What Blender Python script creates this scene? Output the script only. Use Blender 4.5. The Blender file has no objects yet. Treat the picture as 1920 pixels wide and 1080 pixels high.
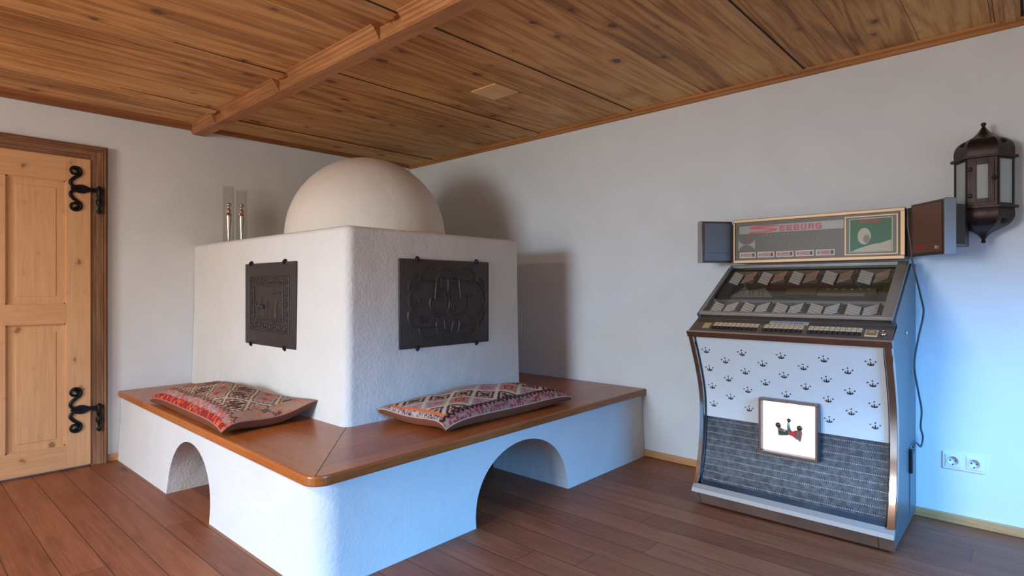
import bpy, bmesh, math, random
import numpy as np
from mathutils import Vector, Matrix
random.seed(7)
sc = bpy.context.scene
COL = sc.collection
PI = math.pi

# ------------------------------------------------------------ camera, world, lights, exposure
cam_d = bpy.data.cameras.new('camera')
cam_d.sensor_width = 36.0
cam_d.lens = 36.0*1084/1920
cam = bpy.data.objects.new('camera', cam_d); COL.objects.link(cam)
cam.location = (4.363, -3.403, 1.10)
cam.rotation_euler = (math.radians(90), 0, math.radians(42.1))
sc.camera = cam

w = bpy.data.worlds.new('world'); sc.world = w; w.use_nodes = True
bg = w.node_tree.nodes['Background']
bg.inputs[0].default_value = (0.55, 0.72, 1.0, 1); bg.inputs[1].default_value = 1.0

def area(name, loc, rot, sx, sy, power, color, spread=180):
    l = bpy.data.lights.new(name, 'AREA'); l.shape = 'RECTANGLE'; l.size = sx; l.size_y = sy
    l.energy = power; l.color = color; l.spread = math.radians(spread)
    o = bpy.data.objects.new(name, l); COL.objects.link(o); o.location = loc
    o.rotation_euler = [math.radians(a) for a in rot]
    return o
# daylight of the window in the wall behind the camera (shines along +Y)
area('window_daylight_back', (2.45, -6.50, 1.42), (90, 0, 0), 1.35, 1.00, 58, (1.0, 0.945, 0.85), 170)
# cool skylight falling steeply through the same window
area('window_skylight_back', (2.45, -6.49, 1.55), (56, 0, 0), 1.35, 0.7, 37, (0.26, 0.60, 1.0), 84)
# cool skylight of the glazed side wall (shines along -X, downwards)
area('window_skylight_front', (5.25, -1.3, 1.15), (58, 0, 46), 1.1, 0.5, 12.5, (0.09, 0.42, 1.0), 76)
area('window_skylight_front_far', (5.30, -2.2, 1.15), (60, 0, 82), 1.0, 0.5, 11, (0.05, 0.42, 1.0), 58)
# warm fill added behind the camera to brighten the room, no known lamp
area('added_fill_light', (2.3, -4.6, 2.10), (0, 0, 0), 0.5, 0.5, 34, (1.0, 0.94, 0.83), 180)

sc.view_settings.view_transform = 'Standard'
sc.view_settings.look = 'None'
sc.view_settings.gamma = 1.0
sc.view_settings.use_curve_mapping = False
sc.view_settings.exposure = 0.42

# ------------------------------------------------------------ material helpers
def lin(r, g, b):
    def f(c):
        c /= 255.0
        return c/12.92 if c <= .04045 else ((c+.055)/1.055)**2.4
    return (f(r), f(g), f(b), 1)

def newmat(name):
    m = bpy.data.materials.new(name); m.use_nodes = True
    nt = m.node_tree; b = nt.nodes['Principled BSDF']
    return m, nt, b

def mat(name, col, rough=.5, metal=0., emit=None, es=0, bump=0, bscale=80, spec=None, alpha=None, trans=0, var=0):
    m, nt, b = newmat(name)
    b.inputs['Base Color'].default_value = col
    b.inputs['Roughness'].default_value = rough
    b.inputs['Metallic'].default_value = metal
    if spec is not None: b.inputs['Specular IOR Level'].default_value = spec
    if trans: b.inputs['Transmission Weight'].default_value = trans; b.inputs['IOR'].default_value = 1.45
    if emit: b.inputs['Emission Color'].default_value = emit; b.inputs['Emission Strength'].default_value = es
    tc = nt.nodes.new('ShaderNodeTexCoord')
    if bump:
        n = nt.nodes.new('ShaderNodeTexNoise'); n.inputs['Scale'].default_value = bscale; n.inputs['Detail'].default_value = 6
        nt.links.new(tc.outputs['Object'], n.inputs['Vector'])
        bp = nt.nodes.new('ShaderNodeBump'); bp.inputs['Strength'].default_value = bump; bp.inputs['Distance'].default_value = .01
        nt.links.new(n.outputs['Fac'], bp.inputs['Height']); nt.links.new(bp.outputs['Normal'], b.inputs['Normal'])
    if var:
        n = nt.nodes.new('ShaderNodeTexNoise'); n.inputs['Scale'].default_value = 5; n.inputs['Detail'].default_value = 5
        nt.links.new(tc.outputs['Object'], n.inputs['Vector'])
        mx = nt.nodes.new('ShaderNodeMixRGB'); mx.inputs[1].default_value = col
        mx.inputs[2].default_value = tuple(c*(1-var) for c in col[:3])+(1,)
        cr = nt.nodes.new('ShaderNodeMapRange'); cr.inputs[1].default_value = .4; cr.inputs[2].default_value = .65
        nt.links.new(n.outputs['Fac'], cr.inputs[0]); nt.links.new(cr.outputs[0], mx.inputs[0])
        nt.links.new(mx.outputs[0], b.inputs['Base Color'])
    return m

class NT:
    """small expression helper for node maths"""
    def __init__(s, nt): s.nt = nt
    def m(s, op, a, b=None, c=None, clamp=False):
        n = s.nt.nodes.new('ShaderNodeMath'); n.operation = op; n.use_clamp = clamp
        for i, v in enumerate((a, b, c)):
            if v is None: continue
            if isinstance(v, (int, float)): n.inputs[i].default_value = v
            else: s.nt.links.new(v, n.inputs[i])
        return n.outputs[0]
    def comb(s, x, y, z):
        n = s.nt.nodes.new('ShaderNodeCombineXYZ')
        for i, v in enumerate((x, y, z)):
            if isinstance(v, (int, float)): n.inputs[i].default_value = v
            else: s.nt.links.new(v, n.inputs[i])
        return n.outputs[0]
    def noise(s, vec, scale, detail=4, dist=0, rough=.5):
        n = s.nt.nodes.new('ShaderNodeTexNoise'); n.inputs['Scale'].default_value = scale
        n.inputs['Detail'].default_value = detail; n.inputs['Distortion'].default_value = dist
        n.inputs['Roughness'].default_value = rough
        s.nt.links.new(vec, n.inputs['Vector']); return n.outputs['Fac']
    def white(s, v):
        n = s.nt.nodes.new('ShaderNodeTexWhiteNoise'); n.noise_dimensions = '1D'
        s.nt.links.new(v, n.inputs['W']); return n.outputs['Value']
    def mix(s, f, a, b, mode='MIX'):
        n = s.nt.nodes.new('ShaderNodeMixRGB'); n.blend_type = mode
        for i, v in enumerate((f, a, b)):
            if isinstance(v, (int, float)): n.inputs[i].default_value = v
            elif isinstance(v, tuple): n.inputs[i].default_value = v
            else: s.nt.links.new(v, n.inputs[i])
        return n.outputs[0]
    def rng(s, v, a, b, c=0., d=1.):
        n = s.nt.nodes.new('ShaderNodeMapRange')
        s.nt.links.new(v, n.inputs[0])
        for i, q in enumerate((a, b, c, d)): n.inputs[i+1].default_value = q
        return n.outputs[0]

def wood(name, along, dark, mid, light, plank=0, offs=0., knots=.0, kscale=3.0, knotcol=(.03, .02, .015, 1), rough=.45,
         gapw=.004, tint=.25, across=None, ringf=1.0, bump=.15, streak=1.0, grey=None, joints=0, kstretch=.4, rw=.13, fw=1.0, fl=.05):
    m, nt, b = newmat(name); N = NT(nt)
    tc = nt.nodes.new('ShaderNodeTexCoord'); sp = nt.nodes.new('ShaderNodeSeparateXYZ')
    nt.links.new(tc.outputs['Object'], sp.inputs[0])
    ax = {'X': 0, 'Y': 1, 'Z': 2}
    al = sp.outputs[ax[along]]
    if across is None: across = {'X': 'Y', 'Y': 'X', 'Z': 'Y'}[along]
    ac = sp.outputs[ax[across]]
    ot = sp.outputs[3-ax[along]-ax[across]]
    if plank:
        q = N.m('DIVIDE', N.m('ADD', ac, offs), plank)
        idx = N.m('FLOOR', q); fr = N.m('FRACT', q)
        r1 = N.white(idx); r2 = N.white(N.m('ADD', idx, 37.7))
        al2 = N.m('ADD', al, N.m('MULTIPLY', r1, 13.0))
        if joints:
            ji = N.m('FLOOR', N.m('DIVIDE', al2, joints))
            r2 = N.white(N.m('ADD', N.m('MULTIPLY', idx, 7.31), ji))
            jf = N.m('FRACT', N.m('DIVIDE', al2, joints))
    else:
        r1 = r2 = None; al2 = al
    v1 = N.comb(ac, N.m('MULTIPLY', al2, fl), ot)
    fine = N.noise(v1, 130*streak, 4, 0, .6)
    v2 = N.comb(N.m('MULTIPLY', ac, 1.0), N.m('MULTIPLY', al2, .07), ot)
    low = N.noise(v2, 7*ringf, 3, .3)
    ring = N.m('ADD', N.m('MULTIPLY', N.m('SINE', N.m('MULTIPLY', low, 48.0)), .5), .5)
    patch = N.noise(N.comb(ac, N.m('MULTIPLY', al2, .3), ot), 3.0, 3)
    f1 = N.m('ADD', N.m('MULTIPLY', N.m('ADD', N.m('MULTIPLY', N.m('SUBTRACT', fine, .5), fw), .5), .55), N.m('MULTIPLY', ring, rw))
    f1 = N.m('ADD', N.m('ADD', f1, .28*.5-rw*.5), N.m('MULTIPLY', patch, .45))
    if r2 is not None:
        f1 = N.m('ADD', f1, N.m('MULTIPLY', N.m('SUBTRACT', r2, .5), tint))
    cr = nt.nodes.new('ShaderNodeValToRGB'); e = cr.color_ramp.elements
    e[0].position = .34; e[0].color = dark; e[1].position = .92; e[1].color = light
    x = e.new(.62); x.color = mid
    nt.links.new(f1, cr.inputs[0]); col = cr.outputs[0]
    if grey:
        gf = N.rng(N.noise(N.comb(ac, N.m('MULTIPLY', al2, .25), ot), 4.5, 4, .4), .56, .70, 0, grey[1])
        col = N.mix(gf, col, grey[0])
    if knots:
        wob = N.noise(tc.outputs['Object'], 30, 3)
        kv = N.comb(N.m('ADD', N.m('MULTIPLY', ac, 1.0), N.m('MULTIPLY', wob, .045)), N.m('MULTIPLY', al2, kstretch), 0.0)
        vo = nt.nodes.new('ShaderNodeTexVoronoi'); vo.voronoi_dimensions = '2D'; vo.inputs['Scale'].default_value = kscale
        nt.links.new(kv, vo.inputs['Vector'])
        se = nt.nodes.new('ShaderNodeSeparateXYZ'); nt.links.new(vo.outputs['Color'], se.inputs[0])
        rad = N.m('MULTIPLY', N.rng(se.outputs[0], 1-knots, 1, .25, 1.0), N.m('GREATER_THAN', se.outputs[0], 1-knots))
        kn = N.m('SUBTRACT', N.m('MULTIPLY', rad, .11), vo.outputs['Distance'])
        kf = N.rng(kn, -.012, .03, 0, .85)
        col = N.mix(kf, col, knotcol)
        hal = N.rng(kn, -.12, .0, 0, .35)
        col = N.mix(hal, col, tuple(c*.8 for c in dark[:3])+(1,))
    if plank:
        ed = N.m('MINIMUM', fr, N.m('SUBTRACT', 1.0, fr))
        gf = N.rng(ed, gapw/plank*.5, gapw/plank*1.3, .85, 0)
        col = N.mix(gf, col, (.012, .007, .004, 1))
        if joints:
            je = N.m('MINIMUM', jf, N.m('SUBTRACT', 1.0, jf))
            col = N.mix(N.rng(je, .0006, .0012, .6, 0), col, (.02, .01, .006, 1))
    nt.links.new(col, b.inputs['Base Color'])
    nt.links.new(N.m('ADD', N.m('MULTIPLY', fine, .2), rough-.1), b.inputs['Roughness'])
    bp = nt.nodes.new('ShaderNodeBump'); bp.inputs['Strength'].default_value = bump; bp.inputs['Distance'].default_value = .004
    nt.links.new(f1, bp.inputs['Height']); nt.links.new(bp.outputs['Normal'], b.inputs['Normal'])
    return m

def plaster(name, col, fine=.25, scale=60, coarse=.35):
    m, nt, b = newmat(name); N = NT(nt)
    tc = nt.nodes.new('ShaderNodeTexCoord')
    a = N.noise(tc.outputs['Object'], scale, 6, 0, .6); c = N.noise(tc.outputs['Object'], 5, 4)
    b.inputs['Roughness'].default_value = .9; b.inputs['Specular IOR Level'].default_value = .15
    cc = N.mix(N.rng(c, .35, .7), col, tuple(x*.955 for x in col[:3])+(1,))
    nt.links.new(cc, b.inputs['Base Color'])
    b1 = nt.nodes.new('ShaderNodeBump'); b1.inputs['Strength'].default_value = coarse; b1.inputs['Distance'].default_value = .03
    nt.links.new(c, b1.inputs['Height'])
    b2 = nt.nodes.new('ShaderNodeBump'); b2.inputs['Strength'].default_value = fine; b2.inputs['Distance'].default_value = .006
    nt.links.new(a, b2.inputs['Height']); nt.links.new(b1.outputs['Normal'], b2.inputs['Normal'])
    nt.links.new(b2.outputs['Normal'], b.inputs['Normal'])
    return m

def vcol_mat(name, rough=.85, bump=.5):
    m, nt, b = newmat(name); N = NT(nt)
    at = nt.nodes.new('ShaderNodeAttribute'); at.attribute_name = 'Col'
    nt.links.new(at.outputs['Color'], b.inputs['Base Color']); b.inputs['Roughness'].default_value = rough
    b.inputs['Specular IOR Level'].default_value = .1
    tc = nt.nodes.new('ShaderNodeTexCoord'); n = N.noise(tc.outputs['Object'], 260, 3)
    bp = nt.nodes.new('ShaderNodeBump'); bp.inputs['Strength'].default_value = bump; bp.inputs['Distance'].default_value = .004
    nt.links.new(n, bp.inputs['Height']); nt.links.new(bp.outputs['Normal'], b.inputs['Normal'])
    return m

def grille_mat():
    m, nt, b = newmat('woven_metal_mesh'); N = NT(nt)
    tc = nt.nodes.new('ShaderNodeTexCoord'); sp = nt.nodes.new('ShaderNodeSeparateXYZ'); nt.links.new(tc.outputs['Object'], sp.inputs[0])
    x, z = sp.outputs[0], sp.outputs[2]
    P = .0048
    row = N.m('FLOOR', N.m('DIVIDE', z, P))
    xs = N.m('ADD', N.m('DIVIDE', x, P), N.m('MULTIPLY', N.m('MODULO', row, 2.0), .5))
    fx = N.m('SUBTRACT', N.m('FRACT', xs), .5); fz = N.m('SUBTRACT', N.m('FRACT', N.m('DIVIDE', z, P)), .5)
    d = N.m('SQRT', N.m('ADD', N.m('MULTIPLY', fx, fx), N.m('MULTIPLY', fz, fz)))
    hole = N.rng(d, .22, .36, 1, 0)
    rnd = N.noise(tc.outputs['Object'], 45, 5)
    # brighter woven threads every few rows
    tr = N.m('FRACT', N.m('DIVIDE', N.m('ADD', N.m('ADD', z, .004), N.m('MULTIPLY', rnd, .006)), .0315))
    thread = N.m('MULTIPLY', N.rng(N.m('ABSOLUTE', N.m('SUBTRACT', tr, .5)), .03, .07, .75, 0), N.m('GREATER_THAN', N.m('FRACT', N.m('DIVIDE', x, .0085)), .5))
    base = N.mix(N.rng(rnd, .35, .7), lin(58, 60, 64), lin(104, 106, 110))
    vb = N.rng(N.m('ABSOLUTE', N.m('SINE', N.m('MULTIPLY', x, 26.0))), 0, .35, .25, 0)
    base = N.mix(vb, base, lin(70, 66, 66))
    base = N.mix(thread, base, lin(205, 208, 210))
    col = N.mix(N.m('MULTIPLY', hole, .85), base, (.012, .012, .014, 1))
    nt.links.new(col, b.inputs['Base Color'])
    b.inputs['Metallic'].default_value = .25; b.inputs['Roughness'].default_value = .45
    bp = nt.nodes.new('ShaderNodeBump'); bp.inputs['Strength'].default_value = .5; bp.inputs['Distance'].default_value = .002
    nt.links.new(hole, bp.inputs['Height']); bp.invert = True; nt.links.new(bp.outputs['Normal'], b.inputs['Normal'])
    return m

# ------------------------------------------------------------ mesh helpers
class MB:
    def __init__(s): s.v = []; s.f = []; s.mi = []; s.sm = []
    def add(s, vs, fs, mi=0, smooth=False):
        o = len(s.v); s.v += [tuple(p) for p in vs]
        for f in fs: s.f.append([i+o for i in f]); s.mi.append(mi); s.sm.append(smooth)
        return s
    def box(s, x0, y0, z0, x1, y1, z1, mi=0, M=None):
        vs = [(x, y, z) for z in (z0, z1) for y in (y0, y1) for x in (x0, x1)]
        if M: vs = [M(*p) for p in vs]
        return s.add(vs, [(0, 2, 3, 1), (4, 5, 7, 6), (0, 1, 5, 4), (2, 6, 7, 3), (0, 4, 6, 2), (1, 3, 7, 5)], mi)
    def bbox(s, x0, y0, z0, x1, y1, z1, r=.003, mi=0, M=None, seg=2):
        """bevelled box"""
        bm = bmesh.new(); bmesh.ops.create_cube(bm, size=1)
        for v in bm.verts:
            v.co = Vector(((x0+x1)/2+v.co.x*(x1-x0), (y0+y1)/2+v.co.y*(y1-y0), (z0+z1)/2+v.co.z*(z1-z0)))
        r = min(r, abs(x1-x0)*.45, abs(y1-y0)*.45, abs(z1-z0)*.45)
        bmesh.ops.bevel(bm, geom=bm.edges[:], offset=r, segments=seg, affect='EDGES', profile=.5)
        bmesh.ops.recalc_face_normals(bm, faces=bm.faces[:])
        bm.verts.index_update()
        vs = [tuple(v.co) for v in bm.verts]; fs = [[v.index for v in f.verts] for f in bm.faces]; bm.free()
        if M: vs = [tuple(M(*p)) for p in vs]
        return s.add(vs, fs, mi)
    def tube(s, pts, r, n=8, mi=0, closed=False, caps=True, smooth=True):
        pts = [Vector(p) for p in pts]; N = len(pts)
        rs = r if isinstance(r, (list, tuple)) else [r]*N
        vs = []; up = Vector((0, 0, 1)); prev = None
        for i, p in enumerate(pts):
            a = pts[i-1] if (i or closed) else p; b = pts[(i+1) % N] if (i < N-1 or closed) else p
            t = (b-a).normalized() if (b-a).length > 1e-9 else Vector((0, 0, 1))
            if prev is None:
                ref = Vector((0, 0, 1)) if abs(t.z) < .9 else Vector((1, 0, 0))
                nx = t.cross(ref).normalized()
            else:
                nx = (prev-t*prev.dot(t)).normalized()
            prev = nx; ny = t.cross(nx)
            for k in range(n):
                a_ = 2*PI*k/n; vs.append(p+(nx*math.cos(a_)+ny*math.sin(a_))*rs[i])
        fs = []
        for i in range(N if closed else N-1):
            j = (i+1) % N
            for k in range(n): fs.append((i*n+k, i*n+(k+1) % n, j*n+(k+1) % n, j*n+k))
        if caps and not closed: fs.append(tuple(range(n))[::-1]); fs.append(tuple((N-1)*n+k for k in range(n)))
        return s.add(vs, fs, mi, smooth)
    def lathe(s, prof, c, n=32, mi=0, smooth=True, axis='Z', phase=0., scl=(1, 1)):
        vs = []; fs = []
        for (r, h) in prof:
            for k in range(n):
                a = 2*PI*k/n+phase; x, y = r*math.cos(a)*scl[0], r*math.sin(a)*scl[1]
                if axis == 'Z': vs.append((c[0]+x, c[1]+y, c[2]+h))
                elif axis == 'Y': vs.append((c[0]+x, c[1]+h, c[2]+y))
                else: vs.append((c[0]+h, c[1]+x, c[2]+y))
        for i in range(len(prof)-1):
            for k in range(n): fs.append((i*n+k, i*n+(k+1) % n, (i+1)*n+(k+1) % n, (i+1)*n+k))
        if prof[0][0] > 1e-6: fs.append(tuple(range(n))[::-1])
        if prof[-1][0] > 1e-6: fs.append(tuple((len(prof)-1)*n+k for k in range(n)))
        return s.add(vs, fs, mi, smooth)
    def prism(s, poly, lo, hi, M, mi=0):
        """poly of (a,b); M(a,b,h) -> point"""
        n = len(poly)
        vs = [M(a, b, lo) for a, b in poly]+[M(a, b, hi) for a, b in poly]
        fs = [tuple(range(n)), tuple(range(n, 2*n))[::-1]]+[(i, (i+1) % n, n+(i+1) % n, n+i) for i in range(n)]
        return s.add(vs, fs, mi)
    def build(s, name, mats, parent=None, recalc=True):
        me = bpy.data.meshes.new(name)
        L = Vector(parent.matrix_world.translation) if parent else Vector((0, 0, 0))
        if parent: L = WORLD[parent.name]
        me.from_pydata([(p[0]-L[0], p[1]-L[1], p[2]-L[2]) for p in s.v], [], s.f)
        if not isinstance(mats, (list, tuple)): mats = [mats]
        for m in mats: me.materials.append(m)
        me.polygons.foreach_set('material_index', s.mi); me.polygons.foreach_set('use_smooth', s.sm)
        if recalc:
            bm = bmesh.new(); bm.from_mesh(me); bmesh.ops.recalc_face_normals(bm, faces=bm.faces[:]); bm.to_mesh(me); bm.free()
        me.update()
        o = bpy.data.objects.new(name, me); COL.objects.link(o)
        if parent: o.parent = parent
        WORLD[o.name] = L if parent else Vector((0, 0, 0))
        return o
WORLD = {}
def tag(o, label, cat, group=None):
    o['label'] = label; o['category'] = cat
    if group: o['group'] = group
    return o
def thing(name, label, cat, loc, group=None):
    o = bpy.data.objects.new(name, None); COL.objects.link(o); o.location = loc; o.empty_display_size = .1
    WORLD[o.name] = Vector(loc); return tag(o, label, cat, group)
def struct(o): o['kind'] = 'structure'; return o
def set_origin(o, loc):
    """give a single-mesh thing a sensible origin"""
    loc = Vector(loc)
    for v in o.data.vertices: v.co -= loc
    o.location = loc; return o
def lathe_w(z): return z
def bake_bool(o, cutters):
    for c in cutters:
        md = o.modifiers.new('b', 'BOOLEAN'); md.operation = 'DIFFERENCE'; md.object = c; md.solver = 'EXACT'
    bpy.context.view_layer.update()
    dg = bpy.context.evaluated_depsgraph_get()
    me = bpy.data.meshes.new_from_object(o.evaluated_get(dg), depsgraph=dg)
    o.modifiers.clear(); o.data = me
    for c in cutters: bpy.data.objects.remove(c, do_unlink=True)
def lerp(tab, z):
    if z <= tab[0][0]: return tab[0][1]
    for (a, b), (c, d) in zip(tab, tab[1:]):
        if z <= c: return b+(d-b)*(z-a)/(c-a)
    return tab[-1][1]
def catmull(pts, n=8):
    P = [Vector(p) for p in pts]; P = [P[0]*2-P[1]]+P+[P[-1]*2-P[-2]]; out = []
    for i in range(1, len(P)-2):
        for k in range(n):
            t = k/n; a, b, c, d = P[i-1:i+3]
            out.append(.5*((2*b)+(c-a)*t+(2*a-5*b+4*c-d)*t*t+(3*b-a-3*c+d)*t**3))
    out.append(P[-2]); return out

# ------------------------------------------------------------ materials
M_wall = plaster('wall_plaster', (.765, .795, .80, 1), .06, 70, .18)
M_stove = plaster('stove_plaster', (.76, .74, .69, 1), .6, 70, .4)
M_base = plaster('bench_plaster', (.72, .71, .69, 1), .5, 70, .35)
M_dome = plaster('dome_plaster', (.83, .765, .675, 1), .12, 50, .30)
M_floor = wood('floor_planks', 'X', lin(90, 46, 28), lin(134, 74, 46), lin(164, 102, 68), plank=.138, offs=.02, knots=.10, kscale=3.0,
               rough=.50, gapw=.0020, tint=.17, bump=.05, rw=.08, joints=2.3, knotcol=(.03, .015, .01, 1))
CW = dict(knots=.6, kscale=4.6, knotcol=lin(60, 54, 40), rough=.6, bump=.25, kstretch=.6, fw=.85, rw=.19, fl=.018)
M_ceil = wood('ceiling_boards', 'Y', lin(136, 82, 34), lin(210, 152, 86), lin(236, 190, 124), plank=.265, offs=.02, gapw=.0016, tint=.24,
              grey=(lin(132, 96, 60), .35), **CW)
M_batten = wood('ceiling_batten', 'Y', lin(150, 96, 50), lin(208, 152, 94), lin(226, 178, 122), rough=.6, knots=.1)
M_beam = wood('ceiling_beam', 'X', lin(132, 84, 44), lin(178, 122, 74), lin(204, 150, 100), rough=.6, knots=.12, kscale=3)
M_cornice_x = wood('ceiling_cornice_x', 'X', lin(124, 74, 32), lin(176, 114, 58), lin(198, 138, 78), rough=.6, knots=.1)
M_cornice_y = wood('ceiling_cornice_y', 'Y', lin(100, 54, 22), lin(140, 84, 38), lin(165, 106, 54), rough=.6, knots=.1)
M_dark = mat('dark_gap', (.01, .007, .005, 1), .9)
M_skirt = wood('skirting', 'X', lin(160, 106, 60), lin(196, 142, 90), lin(214, 166, 114), rough=.5)
M_door = wood('door_pine', 'Z', lin(196, 146, 98), lin(214, 166, 118), lin(230, 186, 140), rw=.07, rough=.5, knots=.36, kscale=7,
              knotcol=lin(120, 66, 34), bump=.08, kstretch=.7, streak=.8)
M_doorh = wood('door_pine_rail', 'Y', lin(196, 146, 98), lin(212, 162, 114), lin(228, 182, 136), rw=.07, across='Z', rough=.5, knots=.36, kscale=7,
               knotcol=lin(120, 66, 34), bump=.08, kstretch=.7, streak=.8)
M_frame = wood('door_frame_wood', 'Z', lin(80, 54, 38), lin(132, 94, 66), lin(170, 132, 98), rough=.7, bump=.5)
M_frameh = wood('door_frame_head', 'Y', lin(80, 52, 36), lin(128, 88, 60), lin(162, 122, 88), across='Z', rough=.7, bump=.5)
M_seatx = wood('bench_wood_x', 'X', lin(130, 64, 26), lin(162, 86, 36), lin(182, 106, 52), rw=.06, plank=.16, gapw=.0008, tint=.3, rough=.3, bump=.03)
M_seaty = wood('bench_wood_y', 'Y', lin(130, 64, 26), lin(162, 86, 36), lin(182, 106, 52), rw=.06, plank=.16, gapw=.0008, tint=.3, rough=.3, bump=.03)
M_iron = mat('cast_iron', lin(68, 60, 57), .5, .3, bump=.35, bscale=60)
M_iron2 = mat('hinge_iron', lin(24, 24, 26), .42, .6, bump=.2, bscale=60)
M_silver = mat('silver', lin(236, 228, 218), .15, 1)
def glass(name, tintc, mixf):
    m, nt, b = newmat(name)
    nt.nodes.remove(b); out = nt.nodes['Material Output']
    t = nt.nodes.new('ShaderNodeBsdfTransparent'); t.inputs[0].default_value = tintc
    g = nt.nodes.new('ShaderNodeBsdfGlossy'); g.inputs['Roughness'].default_value = .04
    f = nt.nodes.new('ShaderNodeLayerWeight'); f.inputs[0].default_value = .5
    N = NT(nt); fac = N.m('ADD', N.m('MULTIPLY', N.m('POWER', f.outputs['Facing'], 4.0), .55), mixf, clamp=True)
    mx = nt.nodes.new('ShaderNodeMixShader')
    nt.links.new(fac, mx.inputs[0]); nt.links.new(t.outputs[0], mx.inputs[1]); nt.links.new(g.outputs[0], mx.inputs[2])
    nt.links.new(mx.outputs[0], out.inputs[0]); return m
M_glass = glass('clear_glass', (.97, .965, .95, 1), .02)
M_coverglass = glass('jukebox_glass', (.92, .92, .9, 1), .04)
M_chrome = mat('chrome', (.78, .76, .74, 1), .16, 1)
M_chromeb = mat('worn_chrome', (.52, .47, .44, 1), .14, 1, var=.15)
M_brass = mat('gold_trim', lin(186, 156, 122), .5, .85)
M_alu = mat('aluminium', lin(190, 186, 178), .38, .8)
M_cap = mat('cap_metal', lin(150, 156, 162), .42, .7)
M_bump = mat('bumper_metal', lin(176, 166, 156), .6, .4)
M_cab = mat('cabinet_lacquer', lin(84, 98, 104), .35, 0)
M_white_panel = mat('white_panel', lin(212, 216, 216), .35, 0)
M_black = mat('black_plastic', (.012, .012, .013, 1), .4)
M_taupe = mat('taupe_panel', lin(84, 75, 63), .42, .1)
M_kick = mat('kick_metal', lin(160, 136, 118), .32, .6, bump=.05, bscale=12, var=.3)

# ------------------------------------------------------------ room shell
RX, RY, RH = 5.4, -6.6, 2.5
def zc(x, y): return 2.25+.009*min(x, 4.5)+.010*max(y, -4)
b = MB(); b.add([(-.2, RY-.2, 0), (RX+.2, RY-.2, 0), (RX+.2, .2, 0), (-.2, .2, 0)], [(0, 1, 2, 3)])
b.box(-.2, RY-.2, -.1, RX+.2, .2, -.001)
struct(b.build('floor', M_floor))
b = MB(); b.box(-.2, RY-.2, 0, 0, .2, RH); struct(b.build('wall_left', M_wall))
b = MB(); b.box(0, 0, 0, RX+.2, .2, RH); struct(b.build('wall_right', M_wall))
def wall_with_hole(name, horizontal, at, thick, a0, a1, h0, h1, z0, z1):
    b = MB()
    for (p, q, zz0, zz1) in ((a0, h0, 0, RH), (h1, a1, 0, RH), (h0, h1, 0, z0), (h0, h1, z1, RH)):
        if horizontal: b.box(p, at-thick, zz0, q, at, zz1)
        else: b.box(at, p, zz0, at+thick, q, zz1)
    return struct(b.build(name, M_wall))
wall_with_hole('wall_back', True, RY, .2, 0, RX, 1.75, 3.15, .88, 1.94)
wall_with_hole('wall_front', False, RX, .2, RY, 0, -2.5, -.5, .70, 1.62)
M_wframe = mat('window_paint', lin(225, 222, 215), .4)
def window(name, horizontal, at, a0, a1, z0, z1, n):
    b = MB(); t = .05
    def bx(p, q, c, d, mi=0, dep=.05, off=.0):
        if horizontal: b.box(p, at-.12-dep, c, q, at-.12, d, mi)
        else: b.box(at+.12, p, c, at+.12+dep, q, d, mi)
    bx(a0, a1, z0, z0+t); bx(a0, a1, z1-t, z1); bx(a0, a0+t, z0, z1); bx(a1-t, a1, z0, z1)
    for i in range(1, n):
        c = a0+(a1-a0)*i/n; bx(c-t/2, c+t/2, z0, z1)
    bx(a0, a1, (z0+z1)/2-.015, (z0+z1)/2+.015)
    bx(a0+t, a1-t, z0+t, z1-t, 1, .006)
    struct(b.build(name, [M_wframe, M_glass]))
window('window_1', True, RY, 1.75, 3.15, .88, 1.94, 2)
window('window_2', False, RX, -2.5, -.5, .70, 1.62, 3)

# ceiling: boards with a slight fall
b = MB(); nx, ny = 14, 12; vs = []
for j in range(ny+1):
    for i in range(nx+1):
        x = -.05+(RX+.1)*i/nx; y = RY-.05+(-RY+.1)*j/ny; vs.append((x, y, zc(x, y)))
k = len(vs); vs += [(x, y, z+.15) for x, y, z in vs]
fs = []
for j in range(ny):
    for i in range(nx):
        a = j*(nx+1)+i; fs.append((a, a+1, a+nx+2, a+nx+1)); fs.append((k+a, k+a+1, k+a+nx+2, k+a+nx+1))
b.add(vs, fs); struct(b.build('ceiling', M_ceil, recalc=False))
def C(x, y, d): return (x, y, zc(x, y)-d)
ntrim = [0]
def trim(b, m):
    ntrim[0] += 1; return struct(b.build('trim_%d' % ntrim[0], m))
# beam, smooth underside and a moulded flank broken at the battens
b = MB()
xs = [0, 1, 2, 3, 4, 5, RX]
for x0, x1 in zip(xs, xs[1:]):
    b.add([C(x0, -1.90, .06), C(x0, -1.82, .06), C(x0, -1.815, -.01), C(x0, -1.90, -.01), C(x1, -1.90, .06), C(x1, -1.82, .06), C(x1, -1.815, -.01), C(x1, -1.90, -.01)],
          [(0, 1, 5, 4), (1, 2, 6, 5), (0, 4, 7, 3)])
trim(b, M_beam)
prof = [(-1.899, .058), (-1.908, .052), (-1.911, .040), (-1.917, .036), (-1.920, .024), (-1.930, .018), (-1.934, .008), (-1.945, .004), (-1.948, -.01), (-1.899, -.01)]
def run_x(x0, x1, prof, m, n=3):
    b = MB(); vs = []; N = len(prof)
    for i in range(n+1):
        x = x0+(x1-x0)*i/n; vs += [C(x, y, d) for y, d in prof]
    fs = [(i*N+k, i*N+(k+1) % N, (i+1)*N+(k+1) % N, (i+1)*N+k) for i in range(n) for k in range(N)]
    fs += [tuple(range(N))[::-1], tuple(n*N+k for k in range(N))]
    b.add(vs, fs); return trim(b, m)
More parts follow.
